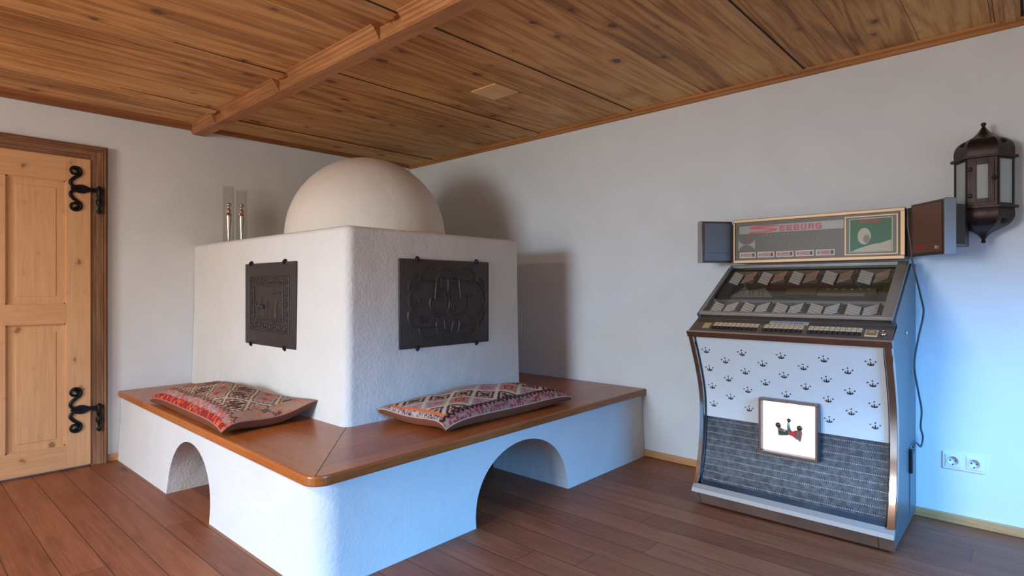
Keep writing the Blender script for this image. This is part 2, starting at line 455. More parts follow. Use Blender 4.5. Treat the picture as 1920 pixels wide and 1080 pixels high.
for x0, x1 in ((.0, .40), (.56, 1.28), (1.43, 2.22), (2.40, 3.3), (3.46, 5.35)): run_x(x0, x1, prof, M_beam)
# battens: profiled strips over the board joints with an open dark joint beside them
def batten(xa, ya, xb, yb, wd=.085):
    b = MB(); prof = [(0, 0), (0, .010), (.014, .014), (.018, .008), (.03, .008), (.034, .014), (.066, .014), (.07, .008), (.078, .007), (wd, 0)]
    vs = []; N = len(prof)
    for t in (0, .5, 1):
        x = xa+(xb-xa)*t; y = ya+(yb-ya)*t; vs += [C(x-wd+p, y, d) for p, d in prof]
    fs = [(i*N+k, i*N+(k+1) % N, (i+1)*N+(k+1) % N, (i+1)*N+k) for i in range(2) for k in range(N)]
    fs += [tuple(range(N)), tuple(2*N+k for k in range(N))[::-1]]
    b.add(vs, fs)
    b.add([C(xa, ya, .003), C(xa+.007, ya, .003), C(xb+.009, yb, .003), C(xb, yb, .003)], [(0, 1, 2, 3)], 1)
    b.add([C(xa-wd-.003, ya, .002), C(xa-wd, ya, .002), C(xb-wd, yb, .002), C(xb-wd-.003, yb, .002)], [(0, 1, 2, 3)], 1)
    trim(b, [M_batten, M_dark])
for x in (1.605, 2.39, 3.44, 4.32): batten(x, -1.82, x, -.035)
batten(.80, RY+.02, .50, -1.93); batten(1.40, RY+.02, 1.40, -1.93); batten(2.42, RY+.02, 2.38, -1.93); batten(3.45, RY, 3.43, -1.93); batten(4.4, RY, 4.4, -1.93)
batten(.34, -1.82, .34, -.035, .05)
# cornices along the walls
run_x(0, RX, [(0, -.01), (0, .032), (-.018, .03), (-.024, .018), (-.04, .012), (-.045, -.01)], M_cornice_x, 6)
b = MB(); vs = []; prof = [(0, -.01), (0, .034), (.03, .034), (.045, .022), (.075, .018), (.085, -.01)]; N = len(prof)
for i in range(7):
    y = RY+(-1.90-RY)*i/6; vs += [C(p, y, d) for p, d in prof]
b.add(vs, [(i*N+k, i*N+(k+1) % N, (i+1)*N+(k+1) % N, (i+1)*N+k) for i in range(6) for k in range(N)]+[tuple(range(N)), tuple(6*N+k for k in range(N))])
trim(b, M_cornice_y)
b = MB(); vs = []; prof = [(0, -.01), (0, .026), (.018, .024), (.03, .010), (.05, -.01)]; N = len(prof)
for i in range(4):
    y = -1.815+1.80*i/3; vs += [C(p, y, d) for p, d in prof]
b.add(vs, [(i*N+k, i*N+(k+1) % N, (i+1)*N+(k+1) % N, (i+1)*N+k) for i in range(3) for k in range(N)]+[tuple(range(N)), tuple(3*N+k for k in range(N))])
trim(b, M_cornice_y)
# square cover plate
def CM(x, y, d): return C(x, y, d)
b = MB(); b.bbox(1.905, -1.045, .0, 2.105, -.845, .007, .002, M=CM)
o = b.build('cover_plate', wood('plate_wood', 'Y', lin(214, 160, 104), lin(238, 190, 132), lin(248, 210, 160), rough=.6, knots=.1))
tag(o, 'small square pale wooden cover plate nailed to the boarded ceiling above the stove', 'cover plate')
# skirting boards
b = MB(); b.bbox(2.455, -.016, 0, RX, 0, .042, .004); struct(b.build('baseboard_right', M_skirt))
b = MB(); b.bbox(0, -2.405, 0, .016, -2.33, .045, .004); struct(b.build('baseboard_left', M_skirt))

# ------------------------------------------------------------ door in the left wall
door = bpy.data.objects.new('door_1', None); COL.objects.link(door); door.location = (0, -2.95, 0); WORLD['door_1'] = Vector((0, -2.95, 0)); struct(door)
D0, D1 = -3.40, -2.496
b = MB()   # frame: moulded casing
for (a, c, d) in ((0, .03, .022), (.03, .055, .030), (.055, .066, .036), (.066, .08, .044), (.08, .089, .034)):
    b.bbox(0, D1+a, 0, d, D1+c, 1.895+c, .003)
    b.bbox(0, D0-c, 0, d, D0-a, 1.895+c, .003)
b.build('door_frame', M_frame, door)
b = MB()
for (a, c, d) in ((0, .03, .022), (.03, .055, .030), (.055, .066, .036), (.066, .08, .044), (.08, .089, .034)):
    b.bbox(0, D0-a, 1.892+a, d+.001, D1+a, 1.892+c, .003)
b.build('frame_head', M_frameh, door)
T = .032
leaf = MB(); leaf.bbox(.0, D1-.125, .012, T, D1, 1.893, .003); leaf.bbox(0, D0, .012, T, D0+.125, 1.893, .003)
leaf.bbox(.0, -2.99, .15, T, -2.895, 1.745, .003)
L = leaf.build('door_leaf', M_door, door)
b = MB()
for z0, z1 in ((.012, .15), (.885, 1.005), (1.745, 1.893)): b.bbox(.0, D0+.12, z0, T+.0006, D1-.12, z1, .003)
b.build('rail', M_doorh, L)
for (y0, y1) in ((-2.90, D1-.118), (D0+.118, -2.985)):
    for z0, z1 in ((.145, .89), (1.0, 1.75)):
        b = MB(); b.box(0, y0, z0, .012, y1, z1)
        b.bbox(0, y0+.05, z0+.05, .0155, y1-.05, z1-.05, .003)   # raised field
        # chamfered moulding around
        for (p, q, r_, s_) in ((y0, y0+.012, z0, z1), (y1-.012, y1, z0, z1), (y0, y1, z0, z0+.012), (y0, y1, z1-.012, z1)):
            b.box(0, p, r_, .020, q, s_)
        b.build('door_panel', M_door, L)
def spiral(cy, cz, r0, a0, turns, sgn, n=26):
    return [(cy+sgn*r*math.cos(a), cz+r*math.sin(a)) for i in range(n+1) for a in [a0+turns*2*PI*i/n] for r in [r0*(1-.80*i/n)]]
def hinge(zc_, parent):
    b = MB(); X = T+.004
    for s in (1, -1):
        # S-curve arm ending in a scroll
        pts = [(-2.545, zc_+s*.004), (-2.572, zc_+s*.008), (-2.592, zc_+s*.020), (-2.598, zc_+s*.038), (-2.588, zc_+s*.056), (-2.570, zc_+s*.072)]
        cy, cz = -2.576, zc_+s*.106
        sp = []
        for i in range(0, 29):
            a = math.radians(-42)+2*PI*1.45*i/28; r = .0315*(1-.76*i/28)
            sp.append((cy+r*math.cos(a), cz+s*r*math.sin(a)))
        p3 = catmull([(X, y, z) for y, z in pts+sp[:1]], 5)[:-1]+[Vector((X, y, z)) for y, z in sp]
        n = len(p3); rr = [.0080+.0026*math.sin(PI*min(1, i/n*1.6)) for i in range(n)]
        b.tube(p3, rr, 8)
    # pear shaped plate and strap
    outline = [(-2.60, .002), (-2.590, .012), (-2.575, .021), (-2.553, .027), (-2.532, .026), (-2.516, .017), (-2.50, .012), (-2.466, .012)]
    poly = [(y, zc_+z) for y, z in outline]+[(y, zc_-z) for y, z in outline[::-1][:-1]]
    b.prism(poly, T, T+.010, lambda a, c, h: (h, a, c))
    # knuckle and pendant finial on the frame
    b.lathe([(0, .028), (.010, .022), (.014, .014), (.014, -.045), (.010, -.05), (.018, -.062), (.019, -.075), (.010, -.10), (.007, -.118), (.015, -.128), (.015, -.136), (0, -.150)],
            (.052, -2.457, zc_), 14)
    b.bbox(.03, -2.472, zc_-.012, .05, -2.435, zc_+.012, .003)
    b.build('hinge', M_iron2, parent)
hinge(1.705, L); hinge(.357, L)

# ------------------------------------------------------------ masonry stove
stove = thing('masonry_stove', 'large white plastered masonry stove with a dome and wooden corner bench', 'stove', (0.97, -1.2, 0))
X1, Y1 = 2.45, -2.33
def rounded_block(x0, y0, z0, x1, y1, z1, rv, rt, flare=0, nz=10, back=True):
    """block against the two walls: only the corner (x1,y0) and the top edges are rounded"""
    out = []; n = 10
    def ring(ins, z, fl):
        xx, yy, r = x1-ins+fl, y0+ins-fl, max(rv-ins*.5, .01)
        R2 = [(x0, y1 if back else y1-0), (x0, yy)]
        for i in range(n+1):
            a = -PI/2+PI/2*i/n; R2.append((xx-r+r*math.cos(a), yy+r+r*math.sin(a)))
        R2.append((xx, y1)); return [(p[0], p[1], z) for p in R2]
    rings = []
    for i in range(nz+1):
        t = i/nz; rings.append(ring(0, z0+(z1-rt-z0)*t, flare*(1-t)**2))
    for i in range(1, 7):
        a = PI/2*i/6; rings.append(ring(rt*(1-math.cos(a)), z1-rt+rt*math.sin(a), 0))
    return rings
def block_mesh(rings):
    b = MB(); N = len(rings[0]); vs = [p for r in rings for p in r]
    fs = [(i*N+k, i*N+(k+1) % N, (i+1)*N+(k+1) % N, (i+1)*N+k) for i in range(len(rings)-1) for k in range(N)]
    fs += [tuple(range(N))[::-1], tuple((len(rings)-1)*N+k for k in range(N))]
    b.add(vs, fs, 0, True); return b
base = block_mesh(rounded_block(0.004, Y1, 0.0, X1, -.004, .402, .10, .004, flare=.02)).build('bench_base', M_base, stove)
def arch_cutter(axis, c, a, h, p0, p1):
    b = MB(); n = 28
    poly = [(c+a*1.0, -.05)]+[(c+a*math.cos(PI*i/n), h*max(0, math.sin(PI*i/n))**.85) for i in range(n+1)]+[(c-a*1.0, -.05)]
    if axis == 'X': b.prism(poly, p0, p1, lambda u, z, hh: (hh, u, z))
    else: b.prism(poly, p0, p1, lambda u, z, hh: (u, hh, z))
    o = b.build('cut', M_base, None); o.location = (0, 0, 0)
    o.data.polygons.foreach_set('use_smooth', [False]*len(o.data.polygons)); return o
bpy.context.view_layer.update()
c1 = arch_cutter('X', -1.20, .352, .333, 1.80, 2.6)
c2 = arch_cutter('Y', 1.215, .292, .322, -2.5, -1.80)
cb = MB(); cb.box(.70, -1.86, -.05, 1.90, -.55, .30); c3 = cb.build('cut', M_base)
bpy.context.view_layer.update()
bake_bool(base, [c1, c2, c3])
def shade_auto(o, ang=40):
    me = o.data; bm = bmesh.new(); bm.from_mesh(me)
    for f in bm.faces: f.smooth = True
    for e in bm.edges:
        if len(e.link_faces) == 2 and e.calc_face_angle(0) > math.radians(ang): e.smooth = False
    bm.to_mesh(me); bm.free()
shade_auto(base)
body = block_mesh(rounded_block(0.004, -1.89, 0.39, 1.936, -.65, 1.403, .045, .03, flare=.022, nz=14)).build('stove_body', M_stove, stove)
# round the far right edge of the body as well
bm = bmesh.new(); bm.from_mesh(body.data)
es = [e for e in bm.edges if all(abs(v.co.x+.97-1.936) < .03 and abs(v.co.y-1.2-(-.65)) < 1e-4 for v in e.verts) and abs(e.verts[0].co.z-e.verts[1].co.z) > .001]
bmesh.ops.bevel(bm, geom=es, offset=.03, segments=5, affect='EDGES', profile=.5); bm.to_mesh(body.data); bm.free()
shade_auto(body, 35)
b = MB()
prof = [(math.cos(a)*.52, .045+math.sin(a)*.53) for a in [(-.10+(PI/2+.10)*i/28) for i in range(29)]]
prof = [(max(r, 0), h) for r, h in prof]; prof[-1] = (0, prof[-1][1])
b.lathe(prof, (1.04, -1.175, 1.39), 64)
b.build('dome', M_dome, stove)
# wooden bench seat: two runs mitred at the corner
zt = .440; th = .040
OC = (2.515, -2.385); IN = (1.93, -1.885)   # outer corner, inner corner
def seat_run(poly, m, name):
    b = MB(); b.prism(poly, zt-th, zt, lambda a, c, h: (a, c, h)); o = b.build(name, m, stove)
    bm = bmesh.new(); bm.from_mesh(o.data)
    es = [e for e in bm.edges if e.is_convex and e.calc_face_angle(0) > .3 and abs(e.verts[0].co.z-e.verts[1].co.z) < 1e-5]
    ok = []
    for e in es:
        mx = (e.verts[0].co.x+e.verts[1].co.x)/2+.97; my = (e.verts[0].co.y+e.verts[1].co.y)/2-1.2
        if my < -2.30 or mx > 2.44: ok.append(e)
    bmesh.ops.bevel(bm, geom=ok, offset=.008, segments=3, affect='EDGES', profile=.5); bm.to_mesh(o.data); bm.free(); return o
r = .07
arc = [(OC[0]-r+r*math.cos(a), OC[1]+r+r*math.sin(a)) for a in [-PI/2+PI/2*i/8 for i in range(9)]]
m_ = arc[4]
seat_run([(.004, -2.345), (OC[0]-r, OC[1])]+arc[1:5]+[IN, (.004, -1.885)], M_seatx, 'bench_seat')
seat_run([m_]+arc[5:]+[(2.475, -.004), (1.30, -.004), (1.30, -.655), (1.93, -.655), IN], M_seaty, 'bench_seat')
b = MB(); b.box(.004, -.66, .40, 1.32, -.004, .4395); b.build('bench_seat', M_seatx, stove)
d_ = Vector((IN[0]-m_[0], IN[1]-m_[1])); nrm = Vector((-d_.y, d_.x)).normalized()*.0012
b = MB(); b.add([(m_[0]+nrm.x, m_[1]+nrm.y, zt+.0004), (m_[0]-nrm.x, m_[1]-nrm.y, zt+.0004), (IN[0]-nrm.x, IN[1]-nrm.y, zt+.0004), (IN[0]+nrm.x, IN[1]+nrm.y, zt+.0004)], [(0, 1, 2, 3)])
b.build('mitre_joint', M_dark, stove)

def clip(o, M, u, v, s):
    v -= s*.006; b = MB(); b.bbox(u-.009, v-.011, 0, u+.009, v+.011, .020, .004, M=M); b.bbox(u-.005, min(v+s*.006, v+s*.017), .002, u+.005, max(v+s*.006, v+s*.017), .014, .002, M=M)
    b.build('clip', M_iron2, o)
# left plate: framed scene with ornament
def ML(u, v, n): return (u, -1.893-n, v)       # u = x, v = z, n outwards
b = MB(); b.bbox(.855, .772, 0, 1.466, 1.243, .012, .004, M=ML)
def rim(b, u0, v0, u1, v1, M, r=.005, h=.012):
    b.tube([M(u0, v0, h), M(u1, v0, h), M(u1, v1, h), M(u0, v1, h)], r, 6, closed=True)
rim(b, .92, .855, 1.40, 1.165, ML, .005); rim(b, .975, .915, 1.335, 1.115, ML, .006)
rnd = random.Random(3)
def squig(b, M, u, v, s, r=.004, n=3):
    pts = []; a = rnd.random()*6.28; tw = rnd.choice((-1, 1))
    for i in range(14):
        rr = s*(1-i/16); pts.append(M(u+rr*math.cos(a+tw*i*.42), v+rr*math.sin(a+tw*i*.42), .0125))
    b.tube(pts, r, 6)
for i in range(15):
    squig(b, ML, .95+.03*i, 1.14, .017); squig(b, ML, .95+.03*i, .885, .020, .0045)
for i in range(6):
    squig(b, ML, .948, .93+.035*i, .016); squig(b, ML, 1.368, .93+.035*i, .018)
# relief figures: a horse rider, tree and standing man
def blob(b, M, pts, r): b.tube([M(u, v, .011) for u, v in pts], r, 8)
blob(b, ML, [(1.02, .99), (1.06, 1.0), (1.11, .99)], [.010, .016, .012]); blob(b, ML, [(1.03, .985), (1.02, .93)], .005); blob(b, ML, [(1.10, .985), (1.11, .93)], .005)
blob(b, ML, [(1.015, .99), (.995, 1.02)], .008); blob(b, ML, [(1.07, 1.0), (1.075, 1.05)], [.010, .007]); blob(b, ML, [(1.14, .935), (1.14, 1.0), (1.145, 1.03)], [.006, .008, .006])
blob(b, ML, [(1.26, .93), (1.255, .98), (1.265, 1.04)], [.012, .013, .007]); blob(b, ML, [(1.26, 1.01), (1.23, .97)], .005); blob(b, ML, [(1.19, .93), (1.20, 1.0)], .006)
blob(b, ML, [(.99, .928), (1.32, .928)], .006); blob(b, ML, [(1.21, 1.07), (1.26, 1.075), (1.30, 1.07)], .006)
P1 = b.build('cast_iron_plate', M_iron, stove); P1['label'] = 'left iron plate with a framed relief scene'
shade_auto(P1, 30)
for u, v, s in ((.93, 1.247, 1), (1.345, 1.247, 1), (.93, .768, -1), (1.345, .768, -1)): clip(P1, ML, u, v, s)
# right plate: interlaced quatrefoil relief
def MR(u, v, n): return (1.939+n, u, v)        # u = y
b = MB(); b.bbox(-1.592, .782, 0, -.938, 1.253, .012, .004, M=MR)
def arc_(b, cu, cv, r, a0, a1, rad=.006, sq=1.0, n=20):
    b.tube([MR(cu+r*math.cos(math.radians(a0+(a1-a0)*i/n)), cv+sq*r*math.sin(math.radians(a0+(a1-a0)*i/n)), .012) for i in range(n+1)], rad, 6)
def seg_(b, pts, rad=.006): b.tube([MR(u, v, .012) for u, v in pts], rad, 6)
cu, cv = -1.262, 1.015
arc_(b, cu, cv+.105, .085, -10, 190); arc_(b, cu, cv-.115, .085, 170, 370)
seg_(b, [(cu-.085, cv+.105), (cu-.095, cv+.02)]); seg_(b, [(cu+.085, cv+.105), (cu+.095, cv+.03)])
arc_(b, cu-.17, cv+.02, .105, 75, 285); arc_(b, cu+.19, cv+.02, .105, -105, 105)
arc_(b, cu-.13, cv+.125, .075, 60, 180); arc_(b, cu+.15, cv+.125, .075, 0, 120)
arc_(b, cu-.13, cv-.115, .075, 180, 300); arc_(b, cu+.15, cv-.115, .075, 240, 360)
arc_(b, cu-.215, cv+.09, .06, 80, 200); arc_(b, cu+.235, cv+.09, .055, -20, 100)
arc_(b, cu-.215, cv-.06, .06, 160, 280); arc_(b, cu+.235, cv-.07, .055, 260, 380)
arc_(b, cu-.06, cv+.0, .07, 150, 400, .0055); arc_(b, cu+.09, cv+.0, .07, -220, 40, .0055)
seg_(b, [(cu-.205, cv+.125), (cu-.09, cv+.125)]); seg_(b, [(cu+.09, cv+.125), (cu+.21, cv+.125)])
seg_(b, [(cu-.205, cv-.125), (cu-.09, cv-.125)]); seg_(b, [(cu+.09, cv-.125), (cu+.21, cv-.125)])
# shield in the upper foil
seg_(b, [(cu-.05, cv+.14), (cu-.05, cv+.09), (cu, cv+.05), (cu+.05, cv+.09), (cu+.05, cv+.14), (cu-.05, cv+.14)], .005); seg_(b, [(cu, cv+.14), (cu, cv+.06)], .004)
# lower foil figure
seg_(b, [(cu-.03, cv-.09), (cu-.02, cv-.14), (cu+.02, cv-.16), (cu+.04, cv-.10)], .006)
for i in range(46):
    u = rnd.uniform(cu-.25, cu+.27); v = rnd.uniform(cv-.17, cv+.17)
    if abs(u-cu)/.29+abs(v-cv)/.30 < 1.05:
        pts = []; a = rnd.random()*6.28; s_ = rnd.uniform(.012, .026)
        for i2 in range(11): pts.append(MR(u+s_*(1-i2/13)*math.cos(a+i2*.5), v+s_*(1-i2/13)*math.sin(a+i2*.5), .0115))
        b.tube(pts, .0042, 6)
P2 = b.build('cast_iron_plate', M_iron, stove); P2['label'] = 'right iron plate with interlaced arcs in relief'
shade_auto(P2, 30)
for u, v, s in ((-1.475, 1.257, 1), (-1.04, 1.257, 1), (-1.475, .778, -1), (-1.04, .778, -1)): clip(P2, MR, u, v, s)

# ------------------------------------------------------------ kilim cushions
M_kilim = vcol_mat('kilim_weave'); M_back = mat('cushion_back', lin(124, 66, 38), .8, bump=.3, bscale=200)
def hsh(i, j, k=0):
    v = math.sin(i*127.1+j*311.7+k*74.7)*43758.5453; return v-math.floor(v)
def kilim(s, t, kind):
    """woven pattern; s along (m), t across (m)"""
    c = np.array
    q = .0048; i, j = int(math.floor(s/q)), int(math.floor(t/q)); s2, t2 = (i+.5)*q, (j+.5)*q
    L, W = 1.06, .47
    if kind == 0:
        ground = (158, 128, 108)
        if t2 < .06:      # bright fringe border at the front
            h = hsh(i//2, j//2)
            if t2 < .022: return (164, 44, 50) if h < .5 else ((216, 110, 60) if h < .75 else (120, 50, 50))
            if h < .16: return (200, 100, 66)
            if h < .30: return (196, 62, 70)
            if h < .50: return (176, 160, 166)
            return (170, 132, 120)
        if t2 < .085:
            p = (s2/.045) % 1; return (60, 44, 42) if abs(p-.5)*.05+.064 > t2 and abs(p-.5)*.05+.054 < t2 else ((184, 60, 60) if hsh(i//2, j//2) < .14 else ground)
        if s2 > L-.08 or s2 < .03:
            h = hsh(i//3, j//3, 5)
            g = hsh(i//9, j//9, 8)
            if g < .34 and abs(i % 9-4) <= abs(j % 9-4)+1 and (i+j) % 3: return (178, 52, 58) if g < .18 else (58, 50, 48)
            if h < .10 and s2 > L-.07: return (206, 104, 66)
            return (168, 134, 112)
        P, Q = .215, .165
        u = (s2-.03)/P; v = (t2-.05)/Q; a, bb = u+v, u-v
        ia, ib = math.floor(a), math.floor(bb); fa, fb = a-ia, bb-ib
        e = min(fa, 1-fa, fb, 1-fb)
        if e < .055: return (204, 174, 150)
        if e < .115: return (62, 42, 40)
        if e < .17: return (190, 158, 136)
        if ia % 2 == 0:
            if .30 < fa < .70 and .30 < fb < .70: return (150, 96, 86) if (int(fa*9)+int(fb*9)) % 2 else (84, 54, 50)
            return (58, 40, 38) if (int(fa*8)+int(fb*8)) % 3 else (196, 168, 146)
        r_ = abs(fa-.5)+abs(fb-.5)
        if r_ < .16: return (172, 62, 62)
        if .22 < r_ < .30 and hsh(i//2, j//2, 4) < .6: return (178, 96, 86)
        return (166, 132, 112) if hsh(i//2, j//2, 3) > .12 else (140, 100, 90)
    else:
        if t2 < .055:
            h = hsh(i//2, j//2, 1)
            if t2 < .03: return (170, 130, 116) if h < .5 else ((150, 60, 66) if h < .75 else (130, 90, 80))
            zz = abs(((s2/.035) % 1)-.5)*.05+.032
            if abs(t2-zz) < .011 : return (50, 38, 38)
            return (184, 84, 80) if h < .3 else (160, 124, 112)
        if s2 < .05 or s2 > L-.05:
            h = hsh(i//5, 0, 9)
            return (222, 110, 138) if h < .3 else ((224, 120, 72) if h < .5 else ((70, 50, 50) if hsh(i, j) < .4 else (196, 170, 160)))
        P, Q = .20, .155
        u = (s2-.03)/P; v = (t2-.06)/Q; a, bb = u+v, u-v
        ia, ib = math.floor(a), math.floor(bb); fa, fb = a-ia, bb-ib
        e = min(fa, 1-fa, fb, 1-fb)
        if e < .07: return (206, 182, 158)
        if ia % 2 == 0:
            if e < .11: return (150, 120, 104)
            if e < .20: return (74, 40, 34)
            if e < .26: return (196, 168, 146)
            d1, d2 = abs(fa-fb), abs(fa+fb-1)
            return (80, 48, 42) if (d1 < .09 or d2 < .09 or (int(fa*9)+int(fb*9)) % 3 == 0) else (190, 160, 140)
        if t2 > .2 or ib % 2:
            if e < .12: return (158, 146, 140)
            return (182, 104, 108) if hsh(i//3, j//3, 6) < .55 and e > .2 else (166, 146, 148)
        if e < .13: return (146, 142, 148)
        if e < .20: return (196, 106, 62)
        if e < .30: return (184, 116, 100)
        if e < .36: return (90, 58, 50)
        return (186, 110, 98)
def cushion(label, corners, H, kind, loc, sag, zc_fn=None):
    """corners: front-left, front-right, back-right, back-left of the seam, world"""
    root = thing('kilim_cushion', label, 'cushion', loc, 'kilim cushions on the stove bench')
    FL, FR, BR, BL = [Vector(c) for c in corners]
    NU, NV = 190, 90
    tv = []; bv = []; cols = []
    for j in range(NV+1):
        for i in range(NU+1):
            u, v = i/NU, j/NV
            pu, pv = 2*u-1, 2*v-1
            # edges bow inwards between the corners
            bu = pu*(1-.045*(1-pv*pv)); bv_ = pv*(1-.07*(1-pu*pu))
            a, c_ = (bu+1)/2, (bv_+1)/2
            p = FL.lerp(FR, a).lerp(BL.lerp(BR, a), c_)
            e = max(0, (1-pu*pu))**.55*max(0, (1-pv*pv))**.55
            lump = .007*math.sin(u*9+v*5)*e+.005*math.sin(u*17-v*11+kind)*e
            zseam = p.z-sag*(1-max(abs(pu), abs(pv))**3*0)*0
            # between corners the seam drops
            droop = (1-abs(pu)**2.2)*(1-0*abs(pv))*1.0
            corner = (abs(pu)**6)*(abs(pv)**6)
            zs = .456+.030*(1-corner)+(p.z-.458)*max(corner, (abs(pu)*abs(pv))**2.0)
            tv.append((p.x, p.y, zs+H*e+lump)); bv.append((p.x, p.y, max(.4415, zs-.062*e**.32)))
            s_ = (FR-FL).length*u; t_ = (BL-FL).length*v
            cols.append(lin(*kilim(s_*1.06/((FR-FL).length), t_*.47/((BL-FL).length), kind)))
    W = NU+1
    fs = [(j*W+i, j*W+i+1, (j+1)*W+i+1, (j+1)*W+i) for j in range(NV) for i in range(NU)]
    b = MB(); b.add(tv, fs, 0, True); o = b.build('patterned_cover', M_kilim, root, recalc=False)
    ca = o.data.color_attributes.new('Col', 'FLOAT_COLOR', 'POINT')
    ca.data.foreach_set('color', np.array(cols, dtype=np.float32).ravel())
    b = MB()
    # plain back: underside plus a visible rolled side below the seam
    b.add([bv[k] for k in range(len(bv))], [f[::-1] for f in fs], 0, True)
    b.build('plain_back', M_back, root, recalc=False)
    # piping cord along the seam
    edge = [i for i in range(0, W, 5)]+[j*W+NU for j in range(5, NV+1, 5)]+[NV*W+i for i in range(NU-5, -1, -5)]+[j*W for j in range(NV-5, 0, -5)]
    b = MB(); b.tube([tv[k] for k in edge], .0035, 6, closed=True)
    b.build('seam', mat('seam_cord_%d' % kind, lin(*((176, 120, 100), (190, 160, 145))[kind]), .8), root)
    return root
cushion('kilim cushion with taupe ground, dark diamonds and red fringe, left of the stove corner',
        [(.60, -2.335, .462), (1.715, -2.375, .470), (1.70, -1.915, .540), (.50, -1.925, .50)], .085, 0, (1.13, -2.14, .44), 0)
cushion('long kilim cushion with pink and orange zigzag diamonds under the right iron plate',
        [(2.385, -1.66, .462), (2.40, -.72, .478), (1.985, -.70, .50), (1.965, -1.735, .505)], .085, 1, (2.2, -1.2, .44), 0)

# ------------------------------------------------------------ glass cylinders with silver candlesticks
def hurricane(label, x, y, h):
    t = thing('hurricane_glass', label, 'candle holder', (x, y, 1.404), 'glass candle cylinders on the stove ledge')
    b = MB(); r = .036
    b.lathe([(r-.003, .004), (r, 0), (r, h), (r-.0025, h), (r-.0025, .008), (0, .008)], (x, y, 1.404), 32)
    b.build('glass_cylinder', M_glass, t)
    b = MB(); b.lathe([(0, .009), (.014, .009), (.015, .014), (.009, .020), (.008, .03), (.0085, .06), (.013, .13), (.018, .175), (.021, .205), (.019, .222), (.011, .230), (.012, .236), (.018, .240),
                       (.018, .247), (.009, .252), (.008, .268), (.014, .276), (.019, .284), (.018, .292), (.010, .296), (0, .296)], (x, y, 1.404), 24)
    b.build('silver_candlestick', M_silver, t)
hurricane('tall glass cylinder with a silver stick on the stove, left one of the pair', .14, -1.715, .415)
hurricane('tall glass cylinder with a silver stick on the stove, nearer the dome', .15, -1.630, .395)

# ------------------------------------------------------------ jukebox
XL, XR = 3.072, 3.936
juke = thing('jukebox', 'vintage silver-grey jukebox with crown-patterned front and lit sign against the white wall', 'jukebox', (3.504, -.3, 0))
FYT = [(.08, -.600), (.11, -.578), (.2, -.538), (.3, -.515), (.38, -.505), (.45, -.502), (.53, -.506), (.6, -.522), (.69, -.556), (.78, -.598), (.86, -.640), (.90, -.655)]
def fy(z):
    # smooth interpolation
    return sum(lerp(FYT, z+d) for d in (-.03, -.015, 0, .015, .03))/5
# cabinet sides, back
def side_profile(grow=0):
    p = [(-.012, .02), (-.585, .02)]
    p += [(fy(z)+.003, z) for z in [.09+.77*i/24 for i in range(25)]]
    p += [(-.645, .885), (-.535, .948), (-.555, .966), (-.13, 1.215), (-.012, 1.215)]
    return p
b = MB()
for x0, x1 in ((XL, XL+.018), (XR-.018, XR)): b.prism(side_profile(), x0, x1, lambda a, c, h: (h, a, c))
b.box(XL+.018, -.03, .02, XR-.018, -.012, 1.215); b.box(XL+.018, -.50, .02, XR-.018, -.03, .035)
cab = b.build('cabinet', M_cab, juke)
for x in (XL+.08, XR-.08):
    for y in (-.52, -.08):
        b = MB(); b.lathe([(.022, 0), (.022, .02)], (x, y, 0), 14); b.build('foot', M_black, juke)
# side hatch with latch and a lock
b = MB(); b.bbox(XR-.002, -.20, .06, XR+.004, -.03, .37, .002); hh = b.build('side_hatch', M_cab, cab)
b = MB(); b.bbox(XR+.002, -.215, .25, XR+.014, -.19, .36, .003); b.bbox(XR+.002, -.19, .33, XR+.012, -.12, .345, .003); b.build('hatch_handle', M_black, cab)
b = MB(); b.lathe([(.011, 0), (.011, .004), (.006, .006), (0, .006)], (XR, -.30, .90), 16, axis='X'); b.build('lock', M_chrome, cab)
# front frame: curved posts, upper lip
b = MB()
zs = [.108+(.868-.108)*i/30 for i in range(31)]
def post(x0, x1):
    b = MB(); vs = []
    for z in zs:
        f = fy(z); vs += [(x0, f-.010, z), (x0+.003, f-.014, z), (x1-.003, f-.014, z), (x1, f-.010, z), (x1, f+.02, z), (x0, f+.02, z)]
    fs = [(i*6+k, i*6+(k+1) % 6, (i+1)*6+(k+1) % 6, (i+1)*6+k) for i in range(30) for k in range(6)]
    fs += [tuple(range(6)), tuple(180+k for k in range(6))]
    b.add(vs, fs, 0, True); shade_auto(b.build('frame_post', M_chromeb, juke), 40)
post(XL-.002, XL+.022); post(XR-.028, XR+.002)
b = MB()
b.prism([(-.646, .856), (-.652, .857), (-.668, .883), (-.656, .889), (-.63, .885), (-.63, .856)], XL-.004, XR+.004, lambda a, c, h: (h, a, c))
b.build('console_lip', M_chromeb, juke)
# dark reveal behind the panels
b = MB()
vs = [(x, fy(z)+.020, z) for z in zs for x in (XL+.018, XR-.018)]
b.add(vs, [(2*i, 2*i+1, 2*i+3, 2*i+2) for i in range(30)], 0, True); b.build('front_reveal', M_black, juke)
